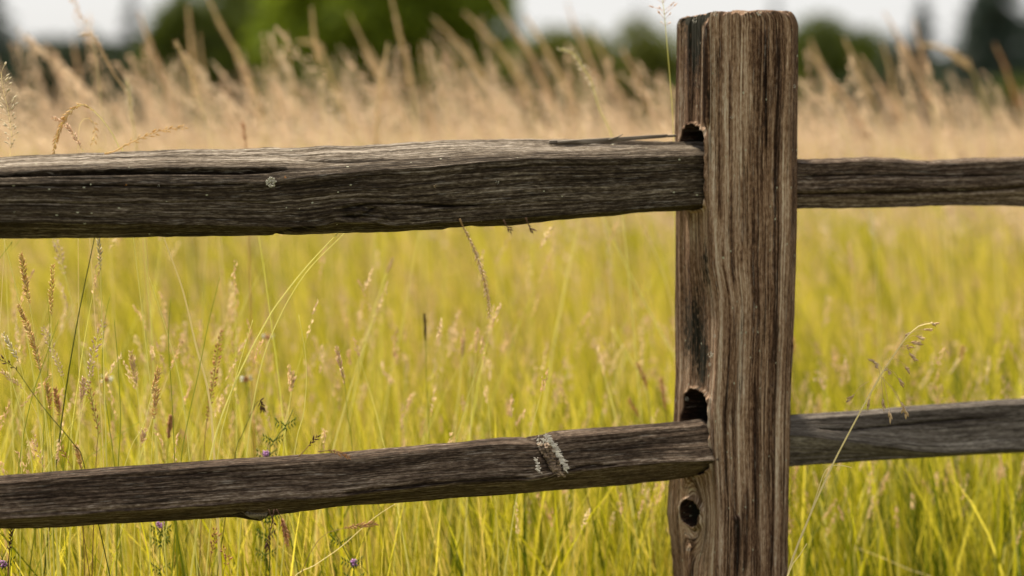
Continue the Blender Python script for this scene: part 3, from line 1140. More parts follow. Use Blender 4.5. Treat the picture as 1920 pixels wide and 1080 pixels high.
# name, label, Y, pts(tip..foot), stem colour, radius, head, head colour, head length px
PLANTS = [
    ('dark olive stem running steeply down behind both left rails', 3.42, [(186, 400), (177, 447), (144, 609), (116, 787), (83, 1080)], 'olive', .0014, None, None, 0),
    ('thick pale straw stem slanting down from the upper left rail, thickest of the pale ones', 3.42, [(296, 400), (309, 450), (342, 542), (367, 646), (391, 738), (402, 860)], 'straw', .0022, None, None, 0),
    ('long arched green stem with a brown joint, leaning to the right under the upper rail', 3.36, [(668, 405), (630, 441), (575, 500), (532, 554), (501, 600), (440, 720), (394, 860)], 'yellow', .0015, None, None, 0),
    ('slimmer arched green stem just right of the jointed one', 3.42, [(676, 405), (636, 447), (575, 510), (526, 591), (489, 689), (464, 842)], 'yellow', .0011, None, None, 0),
    ('upright green stem with a narrow pale head touching the upper left rail', 3.34, [(184, 446), (187, 480), (190, 560), (195, 700), (200, 880)], 'yellow', .0011, 'spike', 'pale', 62),
    ('plump golden brown seed head at far left just below the upper rail', 3.32, [(40, 480), (48, 530), (57, 580), (70, 660), (80, 740), (92, 880)], 'yellow', .0010, 'dense', 'gold', 92),
    ('thin brown upright seed head right of the plump golden one', 3.34, [(99, 500), (97, 540), (96, 600), (98, 700), (104, 880)], 'yellow', .0009, 'spike', 'gold', 95),
    ('long reddish brown seed head curving down at far left between the rails', 3.32, [(36, 575), (52, 615), (66, 655), (78, 710), (86, 780), (98, 880)], 'yellow', .0010, 'dense', 'gold', 135),
    ('pale cream drooping spike at the left edge between the rails', 3.28, [(8, 628), (22, 655), (38, 684), (46, 740), (40, 880)], 'yellow', .0008, 'spike', 'pale', 60),
    ('dark wiry seed spray reaching in from the left edge between the rails', 3.26, [(-20, 665), (2, 675), (28, 690), (55, 728), (90, 775), (140, 835), (160, 880)], 'olive', .0009, 'loose', 'dark', 62),
    ('small tan head standing alone left of the paired golden brown heads', 3.44, [(245, 663), (250, 690), (256, 725), (262, 790), (262, 880)], 'yellow', .0009, 'dense', 'tan', 62),
    ('upper one of two bright golden brown heads one above the other', 3.33, [(298, 694), (290, 720), (283, 745), (268, 800), (235, 870)], 'yellow', .0009, 'dense', 'gold', 48),
    ('lower one of two bright golden brown heads one above the other', 3.33, [(295, 733), (291, 760), (288, 790), (284, 870)], 'yellow', .0009, 'dense', 'gold', 54),
    ('small tan bud like head on a green stem in the middle of the left half', 3.46, [(547, 700), (545, 740), (538, 790), (531, 850)], 'yellow', .0010, 'dense', 'tan', 38),
    ('lilac grey knobbly seed chain left of centre in the dense left grasses', 3.40, [(193, 608), (182, 640), (174, 665), (170, 700), (160, 745), (148, 800), (140, 870)], 'yellow', .0009, 'chain', 'lilac', 140),
    ('pale lilac seed chain hanging beside the dark olive stem', 3.48, [(83, 618), (95, 650), (108, 680), (118, 710), (130, 780), (138, 870)], 'yellow', .0008, 'chain', 'lilac', 100),
    ('short dense pinkish head just left of the dark olive stem foot', 3.38, [(157, 712), (154, 735), (152, 758), (146, 800), (138, 870)], 'yellow', .0009, 'dense', 'pinktan', 46),
    ('rust coloured ragged head low between the rails at left', 3.36, [(168, 722), (174, 760), (181, 790), (184, 818), (180, 870)], 'brownstem', .0009, 'loose', 'rust', 98),
    ('reddish plantain head with pale flower ring above the lower left rail', 3.60, [(321, 782), (318, 800), (316, 824), (314, 870)], 'green', .0011, 'bud', 'rust', 42),
    ('open reddish panicle rising above the lower rail left of the arched stems', 3.50, [(415, 625), (408, 660), (402, 700), (396, 740), (388, 790), (382, 860)], 'brownstem', .0008, 'chain', 'rust', 170),
    ('dark brown nodding head beside the arched green stems', 3.42, [(492, 768), (488, 752), (480, 758), (470, 778), (452, 820), (440, 860)], 'olive', .0008, 'dense', 'dark', 22),
    ('small pinkish head on a thin stem right of the arched stems', 3.52, [(631, 652), (640, 690), (647, 725), (652, 780), (660, 840)], 'green', .0009, 'spike', 'pinktan', 72),
    ('short rust brown head low beside the lower left rail at far left', 3.35, [(88, 560), (93, 600), (90, 690), (84, 760), (80, 880)], 'green', .0008, None, None, 0),
    ('tan bent head leaning left above the lower rail at far left', 3.38, [(5, 697), (22, 712), (45, 730), (62, 762), (76, 800), (84, 880)], 'straw', .0008, 'spike', 'tan', 50),
    ('stout orange brown head near the lower rail at far left', 3.37, [(88, 722), (92, 750), (94, 775), (98, 880)], 'green', .0009, 'dense', 'gold', 50),
    ('second orange brown head standing close beside the stout one', 3.40, [(104, 732), (108, 760), (112, 785), (118, 880)], 'green', .0009, 'dense', 'rust', 50),
    ('tan ragged head brushing the top of the lower left rail', 3.33, [(64, 822), (70, 845), (82, 880), (92, 920)], 'straw', .0008, 'loose', 'pinktan', 60),
    ('rusty drooping head leaning on the lower left rail', 3.35, [(113, 835), (122, 852), (132, 872), (140, 900)], 'brownstem', .0008, 'loose', 'rust', 38),
    ('rusty short head right of the drooping one above the lower left rail', 3.35, [(142, 838), (148, 855), (152, 880), (154, 920)], 'brownstem', .0008, 'dense', 'gold', 44),
    ('pale pink small head over the lower rail near the plantain', 3.45, [(271, 808), (266, 825), (262, 842), (258, 880)], 'yellow', .0008, 'dense', 'pinktan', 34),
    # above the upper rail
    ('airy white seed spray at the left edge above the upper rail', 3.26, [(2, 135), (6, 170), (14, 200), (20, 240), (22, 275), (16, 330)], 'straw', .0006, 'open', 'pale', 150),
    ('brown head arched over like a hook above the upper left rail', 3.42, [(101, 290), (103, 268), (112, 240), (126, 215), (148, 197), (170, 203), (200, 235), (225, 280), (236, 330)], 'yellow', .0009, 'spike', 'gold', 140),
    ('thin pinkish spray crossing the arched brown head', 3.44, [(100, 221), (120, 232), (138, 252), (155, 285), (160, 330)], 'straw', .0007, 'spike', 'pinktan', 78),
    ('small golden head hanging inside the arched stem', 3.50, [(175, 266), (178, 250), (176, 232), (166, 222), (150, 232), (146, 290), (146, 340)], 'straw', .0007, 'loose', 'gold', 52),
    ('bright orange brown head lying across the top of the upper left rail', 3.16, [(344, 239), (300, 245), (262, 260), (236, 272), (214, 284), (196, 288)], 'gold', .0009, 'loose', 'gold', 128),
    ('tall pale stem with nodding pinkish head at upper left', 4.15, [(152, 66), (166, 62), (180, 72), (192, 98), (215, 140), (240, 180), (252, 250), (262, 330)], 'tan', .0022, 'loose', 'tan', 100),
    ('faint pink seed spray at the top edge above the tall pale stem', 4.2, [(128, -12), (140, 8), (152, 30), (168, 52), (180, 110), (190, 200), (200, 330)], 'straw', .0007, 'chain', 'pinktan', 70),
    ('cream seed head upright right of the tall pale stem', 4.1, [(238, 150), (243, 180), (245, 215), (252, 250), (258, 330)], 'yellow', .0010, 'chain', 'pale', 90),
    ('soft beige head leaning left over the upper rail, left of the green tree', 4.4, [(330, 80), (345, 110), (357, 135), (370, 175), (384, 220), (396, 280), (404, 340)], 'straw', .0012, 'chain', 'tan', 115),
    ('short red brown spike just above the upper left rail', 4.0, [(455, 230), (458, 250), (462, 280), (464, 330)], 'rust', .0012, 'spike', 'rust', 50),
    ('nodding cream head left of the post above the upper rail', 3.95, [(1050, 92), (1066, 96), (1080, 106), (1092, 126), (1106, 146), (1114, 170), (1124, 205), (1145, 250), (1160, 330)], 'yellow', .0013, 'chain', 'pale', 135),
    ('green stem with thin pink spray standing against the left side of the post', 3.60, [(1240, -10), (1245, 20), (1252, 99), (1258, 170), (1262, 235), (1264, 330)], 'yellow', .0010, 'open', 'pinktan', 60),
    ('drooping tan head hanging below the middle of the upper rail', 3.10, [(918, 591), (914, 555), (905, 515), (890, 470), (876, 440), (868, 425), (862, 410)], 'brownstem', .0008, 'spike', 'tan', 175),
    # field between the rails
    ('soft pinkish timothy head on a long pale leaning stem left of centre', 4.0, [(737, 484), (730, 502), (724, 515), (701, 585), (677, 677), (646, 842)], 'yellow', .0016, 'timothy', 'pinktan', 32),
    ('dark slender timothy head in the middle of the field', 3.72, [(796, 588), (797, 612), (798, 640), (800, 720), (805, 829)], 'green', .0010, 'timothy', 'dark', 52),
    ('pinkish timothy head right of the dark one', 3.95, [(869, 631), (868, 650), (866, 672), (860, 740), (851, 823)], 'yellow', .0014, 'timothy', 'pinktan', 42),
    ('long faint yellow stem bowing left of the dark timothy head', 4.1, [(785, 440), (770, 520), (756, 603), (735, 690), (712, 842)], 'yellow', .0012, None, None, 0),
    ('pale hazy spike hanging under the upper rail near the post', 4.3, [(1132, 410), (1142, 470), (1147, 567), (1152, 640), (1160, 800)], 'straw', .0012, 'loose', 'pale', 150),
    ('pale blade slanting right towards the post under the upper rail', 4.15, [(1130, 405), (1165, 480), (1205, 560), (1240, 625), (1275, 700)], 'yellow', .0020, None, None, 0),
    ('pale tan head leaning right under the upper rail close to the post', 4.2, [(1195, 400), (1214, 440), (1235, 490), (1252, 540), (1266, 610)], 'straw', .0012, 'loose', 'pinktan', 70),
    ('broad pale blade leaning right low beside the post', 4.2, [(1147, 615), (1175, 665), (1200, 700), (1214, 738), (1225, 830)], 'yellow', .0028, None, None, 0),
    ('brown bent head beside the pale blade near the post', 3.9, [(1194, 683), (1205, 705), (1214, 730), (1220, 790), (1222, 830)], 'brownstem', .0009, 'spike', 'rust', 55),
    ('brown upright head close to the post above the lower rail', 3.85, [(1240, 712), (1245, 745), (1250, 785), (1254, 840)], 'brownstem', .0009, 'spike', 'rust', 60),
    ('short dark twig head left of the brown heads near the post', 3.9, [(1180, 752), (1188, 765), (1198, 782), (1206, 830)], 'brownstem', .0009, 'spike', 'rust', 38),
    # right of the post
    ('faint tan spike standing right of the post under the upper rail', 4.5, [(1592, 458), (1596, 490), (1598, 516), (1608, 640), (1612, 760)], 'straw', .0010, 'spike', 'pinktan', 60),
    ('tall faint cream spray right of the tan spike', 4.5, [(1632, 400), (1636, 430), (1642, 470), (1648, 600), (1650, 760)], 'yellow', .0013, 'chain', 'pale', 75),
    ('dark bud on a thin stem above the lower right rail', 4.1, [(1805, 652), (1803, 668), (1802, 684), (1798, 760)], 'green', .0009, 'dense', 'gold', 28),
    ('brown bud on the right side of the post', 3.9, [(1487, 636), (1488, 650), (1487, 664), (1486, 760)], 'brownstem', .0009, 'spike', 'rust', 30),
    ('bent straw with a kinked top crossing below the lower right rail', 3.36, [(1597, 877), (1572, 872), (1549, 880), (1532, 925), (1512, 985), (1480, 1070)], 'straw', .0011, None, None, 0),
    ('short straw stub at the foot of the leaning straws beside the post', 3.34, [(1513, 1019), (1500, 1040), (1477, 1080)], 'straw', .0012, None, None, 0),
    ('kinked pale straw low on the right with a pinkish tip', 3.95, [(1664, 890), (1655, 905), (1632, 955), (1612, 1005), (1600, 1045)], 'straw', .0015, 'spike', 'tan', 30),
    ('pale straw lying down towards the bottom right corner', 3.9, [(1608, 1028), (1660, 1048), (1700, 1066), (1760, 1092)], 'straw', .0015, None, None, 0),
    # below the lower left rail
    ('dark brown stalk at the left edge below the lower rail', 3.24, [(21, 975), (20, 1010), (15, 1080)], 'dark', .0014, 'spike', 'dark', 60),
    ('thin pale straw slanting up to the middle of the lower rail', 3.20, [(741, 945), (700, 972), (640, 1025), (590, 1060), (540, 1095)], 'straw', .0009, None, None, 0),
    ('dark flat head lying on the pale straw below the lower rail', 3.18, [(704, 982), (680, 985), (644, 991), (600, 1010), (560, 1090)], 'brownstem', .0007, 'spike', 'rust', 62),
    ('dark drooping head hanging under the bark stub', 3.16, [(539, 1020), (536, 1000), (530, 978), (524, 965), (518, 955)], 'dark', .0007, 'dense', 'rust', 54),
    ('small dark drooping head left of the bigger one under the bark stub', 3.16, [(512, 995), (513, 980), (508, 968), (504, 955)], 'dark', .0006, 'loose', 'dark', 34),
    ('dark beaded head below the bark stub, lowest of the drooping ones', 3.17, [(502, 1028), (503, 1012), (506, 1000), (510, 980), (514, 955)], 'dark', .0006, 'spike', 'dark', 30),
    ('reddish open panicle low at left below the lower rail', 3.34, [(403, 998), (402, 1016), (397, 1035), (392, 1080)], 'brownstem', .0007, 'chain', 'rust', 42),
    ('second reddish panicle low at left, nearer the bottom edge', 3.34, [(418, 1030), (424, 1045), (422, 1062), (416, 1095)], 'brownstem', .0007, 'chain', 'rust', 34),
    ('short brown twig head on the lower rail left of the twin twigs', 3.24, [(594, 820), (582, 832), (570, 846), (560, 856)], 'brownstem', .0007, 'spike', 'dark', 22),
    ('brown head lying flat along the top of the lower left rail', 3.20, [(652, 856), (636, 849), (618, 845), (596, 847)], 'brownstem', .0007, 'spike', 'rust', 40),
    ('tiny dark tip poking from under the middle of the upper rail', 3.12, [(956, 432), (950, 424), (944, 412)], 'dark', .0007, 'spike', 'dark', 12),
    ('tiny dark tip right of the other one under the upper rail', 3.12, [(997, 431), (992, 424), (986, 408)], 'dark', .0007, 'spike', 'dark', 12),
    # more blades at the left
    ('thin green blade crossing the top left corner between the rails', 3.3, [(42, 445), (20, 470), (-6, 492)], 'green', .0010, None, None, 0),
    ('long slim yellow stem rising at the left edge to the upper rail', 3.4, [(2, 430), (14, 475), (30, 540), (52, 640), (70, 760), (80, 880)], 'yellow', .0012, None, None, 0),
    ('pale blade standing behind the tan head left of centre', 3.7, [(270, 430), (276, 520), (284, 620), (290, 760)], 'yellow', .0018, None, None, 0),
    ('slender green blade with a side leaf near the pale headed stem', 3.4, [(206, 555), (196, 610), (192, 700), (205, 800), (215, 880)], 'green', .0010, None, None, 0),
    ('pale leaning stem behind the dense grasses at left', 3.7, [(103, 450), (128, 540), (150, 640), (176, 760), (190, 880)], 'yellow', .0012, 'chain', 'lilac', 70),
    ('fine green blade rising straight beside the lower golden brown head', 3.32, [(320, 560), (316, 640), (322, 740), (328, 880)], 'green', .0010, None, None, 0),
    ('fine green blade leaning right, left of the open reddish panicle', 3.34, [(412, 520), (390, 610), (372, 700), (352, 790), (338, 880)], 'green', .0010, None, None, 0),
    ('fine yellow blade leaning left between the plantain and the panicle', 3.34, [(280, 520), (312, 620), (338, 720), (356, 870)], 'yellow', .0010, None, None, 0),
    ('fine green blade crossing the reddish brown head at far left', 3.30, [(110, 600), (82, 680), (56, 760), (34, 890)], 'green', .0011, None, None, 0),
    ('fine yellow blade leaning right at far left above the lower rail', 3.30, [(-4, 610), (18, 700), (44, 790), (62, 890)], 'yellow', .0011, None, None, 0),
    ('fine yellow blade rising right of the reddish panicle', 3.36, [(474, 600), (450, 680), (426, 770), (408, 860)], 'yellow', .0010, None, None, 0),
    ('fine green blade upright beside the short pinkish head', 3.33, [(214, 600), (222, 690), (226, 790), (222, 880)], 'green', .0010, None, None, 0),
    ('long fine yellow blade bending left over the feathery vetch', 3.40, [(560, 590), (574, 680), (570, 770), (552, 850)], 'yellow', .0010, None, None, 0),
    ('thin green stem bending low across the left grasses', 3.38, [(262, 790), (225, 815), (185, 845), (150, 885)], 'green', .0010, None, None, 0),
]
for lab, Y, pts, sc_, r, hd, hc, hl in PLANTS:
    nm = 'grass_stem' if hd is None else ('plantain' if 'plantain' in lab else 'seeding_grass')
    lowtip = pts[-1][1] < 420 and Y < 3.2 or 'lying' in lab or 'tiny dark tip' in lab or 'drooping' in lab and Y < 3.2 or 'beaded' in lab or 'twig head on' in lab
    plant(nm, lab, 'plantain' if nm == 'plantain' else 'grass', Y, pts, sc_, r, hd, hc, hl, ground=not lowtip or 'pale straw' in lab)

# panicle with hanging spikelets in front of the lower right rail
Yp = 3.36
stem = [(1748, 606), (1722, 612), (1700, 632), (1687, 650), (1660, 690), (1635, 732), (1590, 815), (1557, 880), (1515, 975), (1477, 1080)]
w = [P(x, y, Yp) for x, y in stem]
foot = Vector((w[-1].x - .05, Yp, 0))
w += [w[-1] * .5 + foot * .5 + Vector((0.005, 0, 0)), foot]
pan = empty('seeding_grass', foot)
tag(pan, 'tall leaning straw with a spread panicle of tan spikelets in front of the lower right rail', 'grass')
mb = MB_()
mb.tube(spline(w, .01), .0008, .0021, 5)
mb.build('stem', C['straw'], pan, foot)
mb = MB_()
SPK = [(1748, 606, 1722, 612), (1735, 619, 1705, 628), (1700, 627, 1695, 640), (1722, 632, 1700, 636), (1712, 644, 1688, 650), (1702, 650, 1682, 655),
       (1708, 665, 1690, 650), (1700, 690, 1672, 672), (1686, 713, 1662, 690), (1642, 680, 1655, 698), (1646, 689, 1650, 705), (1665, 695, 1660, 692),
       (1599, 743, 1630, 715), (1630, 752, 1640, 722), (1655, 752, 1652, 706), (1668, 775, 1655, 706), (1690, 758, 1652, 706), (1695, 768, 1668, 720)]
for ex, ey, bx, by in SPK:
    e, b = P(ex, ey, Yp + random.uniform(-.02, .02)), P(bx, by, Yp)
    mid = (e + b) / 2 + Vector((0, 0, .004))
    mb.tube(spline([b, mid, e], .006), .0004, .0003, 3)
    d = (e - mid).normalized()
    for q in range(5):
        dd = d + Vector((random.gauss(0, .25), random.gauss(0, .25), random.gauss(0, .25)))
        mb.seed(e - d * (.004 - q * .0024), dd, .010, .0034)
mb.build('panicle', C['tan'], pan, foot)

# feathery vetch with purple flowers
random.seed(33)


def vetch(label, pts, Y, flower):
    w = [P(x, y, Y) for x, y in pts]
    foot = Vector((w[-1].x, Y, 0))
    root = empty('vetch', foot)
    tag(root, label, 'vetch')
    path = spline(w + [foot], .012)
    mb = MB_()
    mb.tube(path, .0006, .0009, 4)
    mb.build('stem', C['fern'], root, foot)
    mb = MB_()
    for i in range(2, min(len(path), 16), 2):
        for sd in (-1, 1):
            b = path[i]
            for j in range(4):
                q = b + Vector((sd * .004 * j, random.gauss(0, .002), .0025 * j))
                for u in (-1, 1):
                    mb.seed(q, Vector((sd * .5, random.gauss(0, .3), u)), .008, .0022)
    mb.build('leaf', C['fern'], root, foot)
    if flower:
        mb = MB_()
        c = P(flower[0], flower[1], Y)
        for _ in range(26):
            d = Vector((random.gauss(0, 1), random.gauss(0, 1), random.gauss(0, 1)))
            mb.seed(c + d.normalized() * .001, d, .0065, .0032)
        mb.build('flower', C['purple'], root, foot)


vetch('feathery dark green vetch leaf beside the arched stems above the lower rail', [(549, 768), (535, 800), (512, 830), (505, 870)], 3.44, None)
vetch('purple vetch flower peeping over the lower left rail', [(502, 838), (500, 858), (498, 900)], 3.5, (499, 851))
vetch('purple vetch flower just below the lower left rail', [(305, 975), (302, 1000), (300, 1060)], 3.45, (301, 984))
vetch('feathery vetch with a purple flower under the lower rail near the pale straw', [(620, 985), (640, 1020), (660, 1060), (664, 1090)], 3.42, (664, 1056))
vetch('purple flowered vetch in the bottom left corner', [(2, 1040), (8, 1060), (10, 1100)], 3.3, (6, 1058))

# clover like heads
for lab, x, y, Y, c1 in (('brown clover head with white florets behind the arched stems', 503, 632, 4.0, 'rust'),
                         ('dark clover head with white florets beside the lilac seed chain', 200, 712, 3.9, 'rust'),
                         ('ragged dark clover head under the arched stems', 462, 712, 3.8, 'rust')):
    w = [P(x, y, Y), P(x + 6, y + 60, Y), P(x + 14, y + 180, Y)]
    foot = Vector((w[-1].x, Y, 0))
    root = tag(empty('clover', foot), lab, 'clover')
    mb = MB_()
    mb.tube(spline(w + [foot]), .0007, .001, 4)
    mb.build('stem', C['green'], root, foot)
    mb = MB_()
    for _ in range(24):
        d = Vector((random.gauss(0, 1), random.gauss(0, 1), random.gauss(0, 1)))
        mb.seed(w[0], d, .007, .0022)
    mb.build('flower_head', C[c1], root, foot)
    mb = MB_()
    for _ in range(9):
        d = Vector((random.choice((-1, 1)), random.gauss(0, .6), random.gauss(.2, .3)))
        mb.seed(w[0] + d * .004, d, .008, .003)
    mb.build('petals', C['white'], root, foot)

# tall blurred stalks beyond the fence, one by one
TG = 'tall tan grass stalks beyond the fence'
random.seed(57)
TALL = [
    (95, 98, 122, 165, 6.4, 'pinktan', 'short pinkish stalk before the dark bushes at far left'),
    (137, 80, 149, 150, 6.2, 'pinktan', 'upright pinkish stalk before the dark bushes at far left, right of the short one'),
    (262, 28, 302, 135, 5.9, 'pinktan', 'pinkish stalk leaning left across the thin dark conifer'),
    (352, 14, 360, 110, 6.0, 'tan', 'upright tan stalk at the left end of the big green tree'),
    (390, -4, 446, 105, 5.7, 'tan', 'thick tan stalk leaning left at the top edge over the green tree'),
    (372, 66, 382, 140, 6.8, 'tan', 'small upright tan stalk below the thick leaning one'),
    (510, 74, 518, 150, 6.6, 'tan', 'left one of two slim upright stalks before the green tree'),
    (535, 64, 544, 140, 6.7, 'tan', 'right one of two slim upright stalks before the green tree'),
    (585, 16, 592, 85, 5.4, 'tan', 'tall tan stalk with a blunt head before the bright green tree'),
    (655, 28, 700, 125, 6.0, 'tan', 'pale stalk leaning left before the bright green crown'),
    (733, -8, 754, 85, 5.5, 'tan', 'pale stalk cut by the top edge before the bright green crown'),
    (727, 84, 712, 175, 4.9, 'tan', 'stalk leaning right, alone among those leaning left'),
    (790, 84, 798, 160, 6.8, 'tan', 'short stalk before the shaded right side of the bright green crown'),
    (813, 34, 872, 98, 6.4, 'tan', 'slanting stalk before the shaded side of the bright green crown'),
    (874, 26, 942, 100, 6.5, 'tan', 'strongly slanting stalk left of the dark tree in the middle'),
    (922, -8, 994, 105, 6.0, 'pinktan', 'long slanting stalk crossing the dark tree in the middle'),
    (988, 34, 1046, 135, 5.8, 'tan', 'long slanting stalk just right of the dark tree in the middle'),
    (1064, 8, 1096, 90, 6.3, 'pinktan', 'faint stalk reaching into the sky left of the post'),
    (1168, 94, 1202, 165, 6.0, 'pinktan', 'pinkish stalk before the olive trees near the post'),
    (1110, 60, 1150, 150, 6.6, 'tan', 'slim stalk between the nodding cream head and the post'),
    (1520, 78, 1550, 150, 6.4, 'tan', 'first leaning stalk right of the post'),
    (1528, 112, 1592, 195, 5.9, 'pinktan', 'slanting pinkish stalk before the dark gap right of the post'),
    (1584, 74, 1616, 145, 6.0, 'tan', 'tan stalk rising before the dark trees right of the post'),
    (1616, 108, 1668, 190, 5.9, 'pinktan', 'pinkish slanting stalk left of the pointed conifer'),
    (1655, 84, 1674, 160, 6.2, 'tan', 'upright tan stalk left of the pointed conifer'),
    (1660, 26, 1708, 112, 5.8, 'pinktan', 'tallest pinkish stalk leaning left beside the pointed conifer'),
    (1714, 40, 1728, 100, 6.2, 'pinktan', 'short upright stalk across the pointed conifer'),
    (1866, 86, 1894, 155, 6.3, 'rust', 'orange brown stalk before the large dark conifer at right'),
    (690, 90, 730, 170, 7.0, 'tan', 'small stalk low before the bright green crown, right of the pale leaning stalk'),
    (440, 90, 470, 170, 6.9, 'tan', 'small stalk low under the thick leaning one'),
    (600, 96, 640, 190, 6.2, 'tan', 'slanting stalk just right of the blunt headed one'),
    (850, 110, 900, 190, 6.6, 'tan', 'slanting stalk low between the bright green crown and the dark tree'),
]
for x0, y0, x1, y1, Y, hc, lab in TALL:
    ln = math.hypot(x1 - x0, y1 - y0)
    dx, dy = (x1 - x0) / ln, (y1 - y0) / ln
    pts = [(x0, y0), ((x0 + x1) / 2 + random.uniform(-3, 3), (y0 + y1) / 2), (x1, y1), (x1 + dx * 60 + 4, y1 + 75), (x1 + dx * 95 + 6, y1 + 170)]
    plant('tall_grass_stalk', lab, 'grass', Y, pts, 'straw', .0018, 'plume', hc, ln * random.uniform(1.5, 2.3), group=TG, scale=random.uniform(.85, 1.2))
# arching one
plant('tall_grass_stalk', 'stalk arching over to the left between the pointed and the large conifer', 'grass', 5.9,
      [(1728, 84), (1760, 88), (1795, 108), (1826, 140), (1850, 220), (1860, 300)], 'straw', .0020, 'plume', 'tan', 110, group=TG, scale=1.2)
plant('tall_grass_stalk', 'stalk bending over to the left before the green tree, beside the blunt headed stalk', 'grass', 5.9,
      [(560, 78), (585, 80), (604, 98), (618, 135), (630, 220), (636, 300)], 'straw', .0018, 'plume', 'tan', 60, group=TG, scale=1.1)

# ------------------------------------------------------------------ meadow (what nobody could count)
GM = bpy.data.materials


def blades(n_, y0, y1, hfun, width, lean=(-.10, .0), seed=0, bend=.25, seg=4, xm=.26, pad=.5, tonefun=None, power=1.0, shear=False):
    r = np.random.RandomState(seed)
    # uniform over the wedge-shaped area
    yy = y0 + (y1 - y0) * r.rand(n_ * 2) ** power
    keep = r.rand(n_ * 2) < (xm * yy + pad) / (xm * y1 + pad)
    yy = yy[keep][:n_]
    n_ = len(yy)
    xx = (r.rand(n_) * 2 - 1) * (xm * yy + pad)
    h = hfun(xx, yy, r)
    if shear:
        yy = yy + (xx - OX) * math.tan(TH) * np.clip(1 - (yy - 3.6) / 2.4, 0, 1)
    w = width * (.45 + 1.7 * r.rand(n_) ** 2.5) * .5
    az = r.rand(n_) * 6.283
    lx = (lean[0] + r.randn(n_) * bend) * h
    ly = (lean[1] + r.randn(n_) * bend) * h
    fx, fy = np.cos(az) * w, np.sin(az) * w
    t = np.linspace(0, 1, seg + 1)
    cx = xx[:, None] + lx[:, None] * t ** 1.8
    cy = yy[:, None] + ly[:, None] * t ** 1.8
    cz = h[:, None] * (t - .10 * t ** 3 * (np.abs(lx) + np.abs(ly))[:, None] / h[:, None])
    wt = np.where(t < 1, 1 - .75 * t ** 1.5, 0.06)
    Lf = np.stack([cx - fx[:, None] * wt, cy - fy[:, None] * wt, cz], 2)
    Rt = np.stack([cx + fx[:, None] * wt, cy + fy[:, None] * wt, cz], 2)
    Vv = np.stack([Lf, Rt], 2).reshape(-1, 3)
    base_ = (np.arange(n_) * (seg + 1) * 2)[:, None]
    s_ = np.arange(seg)[None, :] * 2
    Fc = np.stack([base_ + s_, base_ + s_ + 1, base_ + s_ + 3, base_ + s_ + 2], 2).reshape(-1, 4)
    rnd = np.clip(.5 + (r.rand(n_) - .5) * 1.25, 0, 1)
    patch = tonefun(xx, yy) if tonefun else np.zeros(n_)
    gc = np.stack([np.repeat(rnd[:, None], (seg + 1) * 2, 1), np.repeat(t[None, :], n_, 0).repeat(2, 1), np.repeat(patch[:, None], (seg + 1) * 2, 1)], 2).reshape(-1, 3)
    return Vv, Fc, gc, (cx, cy, cz, h, r)


def join(parts):
    Vs, Fs, gs, o = [], [], [], 0
    for V_, F_, g_ in parts:
        Vs.append(V_); Fs.append(F_ + o); gs.append(g_)
        o += len(V_)
    return np.vstack(Vs), np.vstack(Fs), np.vstack(gs)


def patch(x, y):
    return .60 * (fbm(x * 1.3 + 20, y * .5 + 3, 401, 3) - .5) + .16 * (vn(x * 5, y * 5, 402) - .5)


def near_h(x, y, r):
    base_ = np.interp(y, [2.6, 3.5, 3.65, 3.9, 5, 7], [.10, .17, .33, .39, .46, .52])
    return base_ * (.55 + .6 * r.rand(len(x)) ** 1.2)


tn = lambda x, y: patch(x, y) - .25 + .10 * np.clip((y - 3.6) / 2, 0, 1)
tf = lambda x, y: patch(x, y) - .07
parts = []
V_, F_, g_, _ = blades(34000, 3.74, 6.3, near_h, .0034, seed=1, tonefun=tn, bend=.20, pad=.6, seg=5, shear=True)
parts.append((V_, F_, g_))
V_, F_, g_, _ = blades(2000, 2.6, 3.38, near_h, .0038, seed=2, tonefun=tn, bend=.22, pad=.6, shear=True)
parts.append((V_, F_, g_))
V_, F_, g_, _ = blades(44000, 6.0, 15, lambda x, y, r: .52 * (.55 + .6 * r.rand(len(x))), .006, seed=3, tonefun=tf, bend=.18, pad=.8, lean=(-.15, 0))
parts.append((V_, F_, g_))
V_, F_, g_, _ = blades(60000, 15, 50, lambda x, y, r: .50 * (.6 + .6 * r.rand(len(x))), .014, seed=4, tonefun=tf, bend=.18, pad=2, seg=3)
parts.append((V_, F_, g_))
V_, F_, g_, _ = blades(60000, 50, 240, lambda x, y, r: .55 * (.7 + .5 * r.rand(len(x))), .06, seed=5, tonefun=tf, bend=.18, pad=6, seg=2)
parts.append((V_, F_, g_))
V_, F_, g_, _ = blades(15000, 6.5, 17, lambda x, y, r: .60 + .22 * r.rand(len(x)), .007, seed=6, tonefun=tf, bend=.20, pad=.8, lean=(-.2, 0))
parts.append((V_, F_, g_))
V_, F_, g_ = join(parts)
o = link('meadow_grass', mesh_np('meadow_grass', V_, [F_], {'gc': g_}, smooth=True), MEADOW)
tag(o, 'dense yellow green meadow grass filling the field behind the fence', 'grass', kind='stuff')


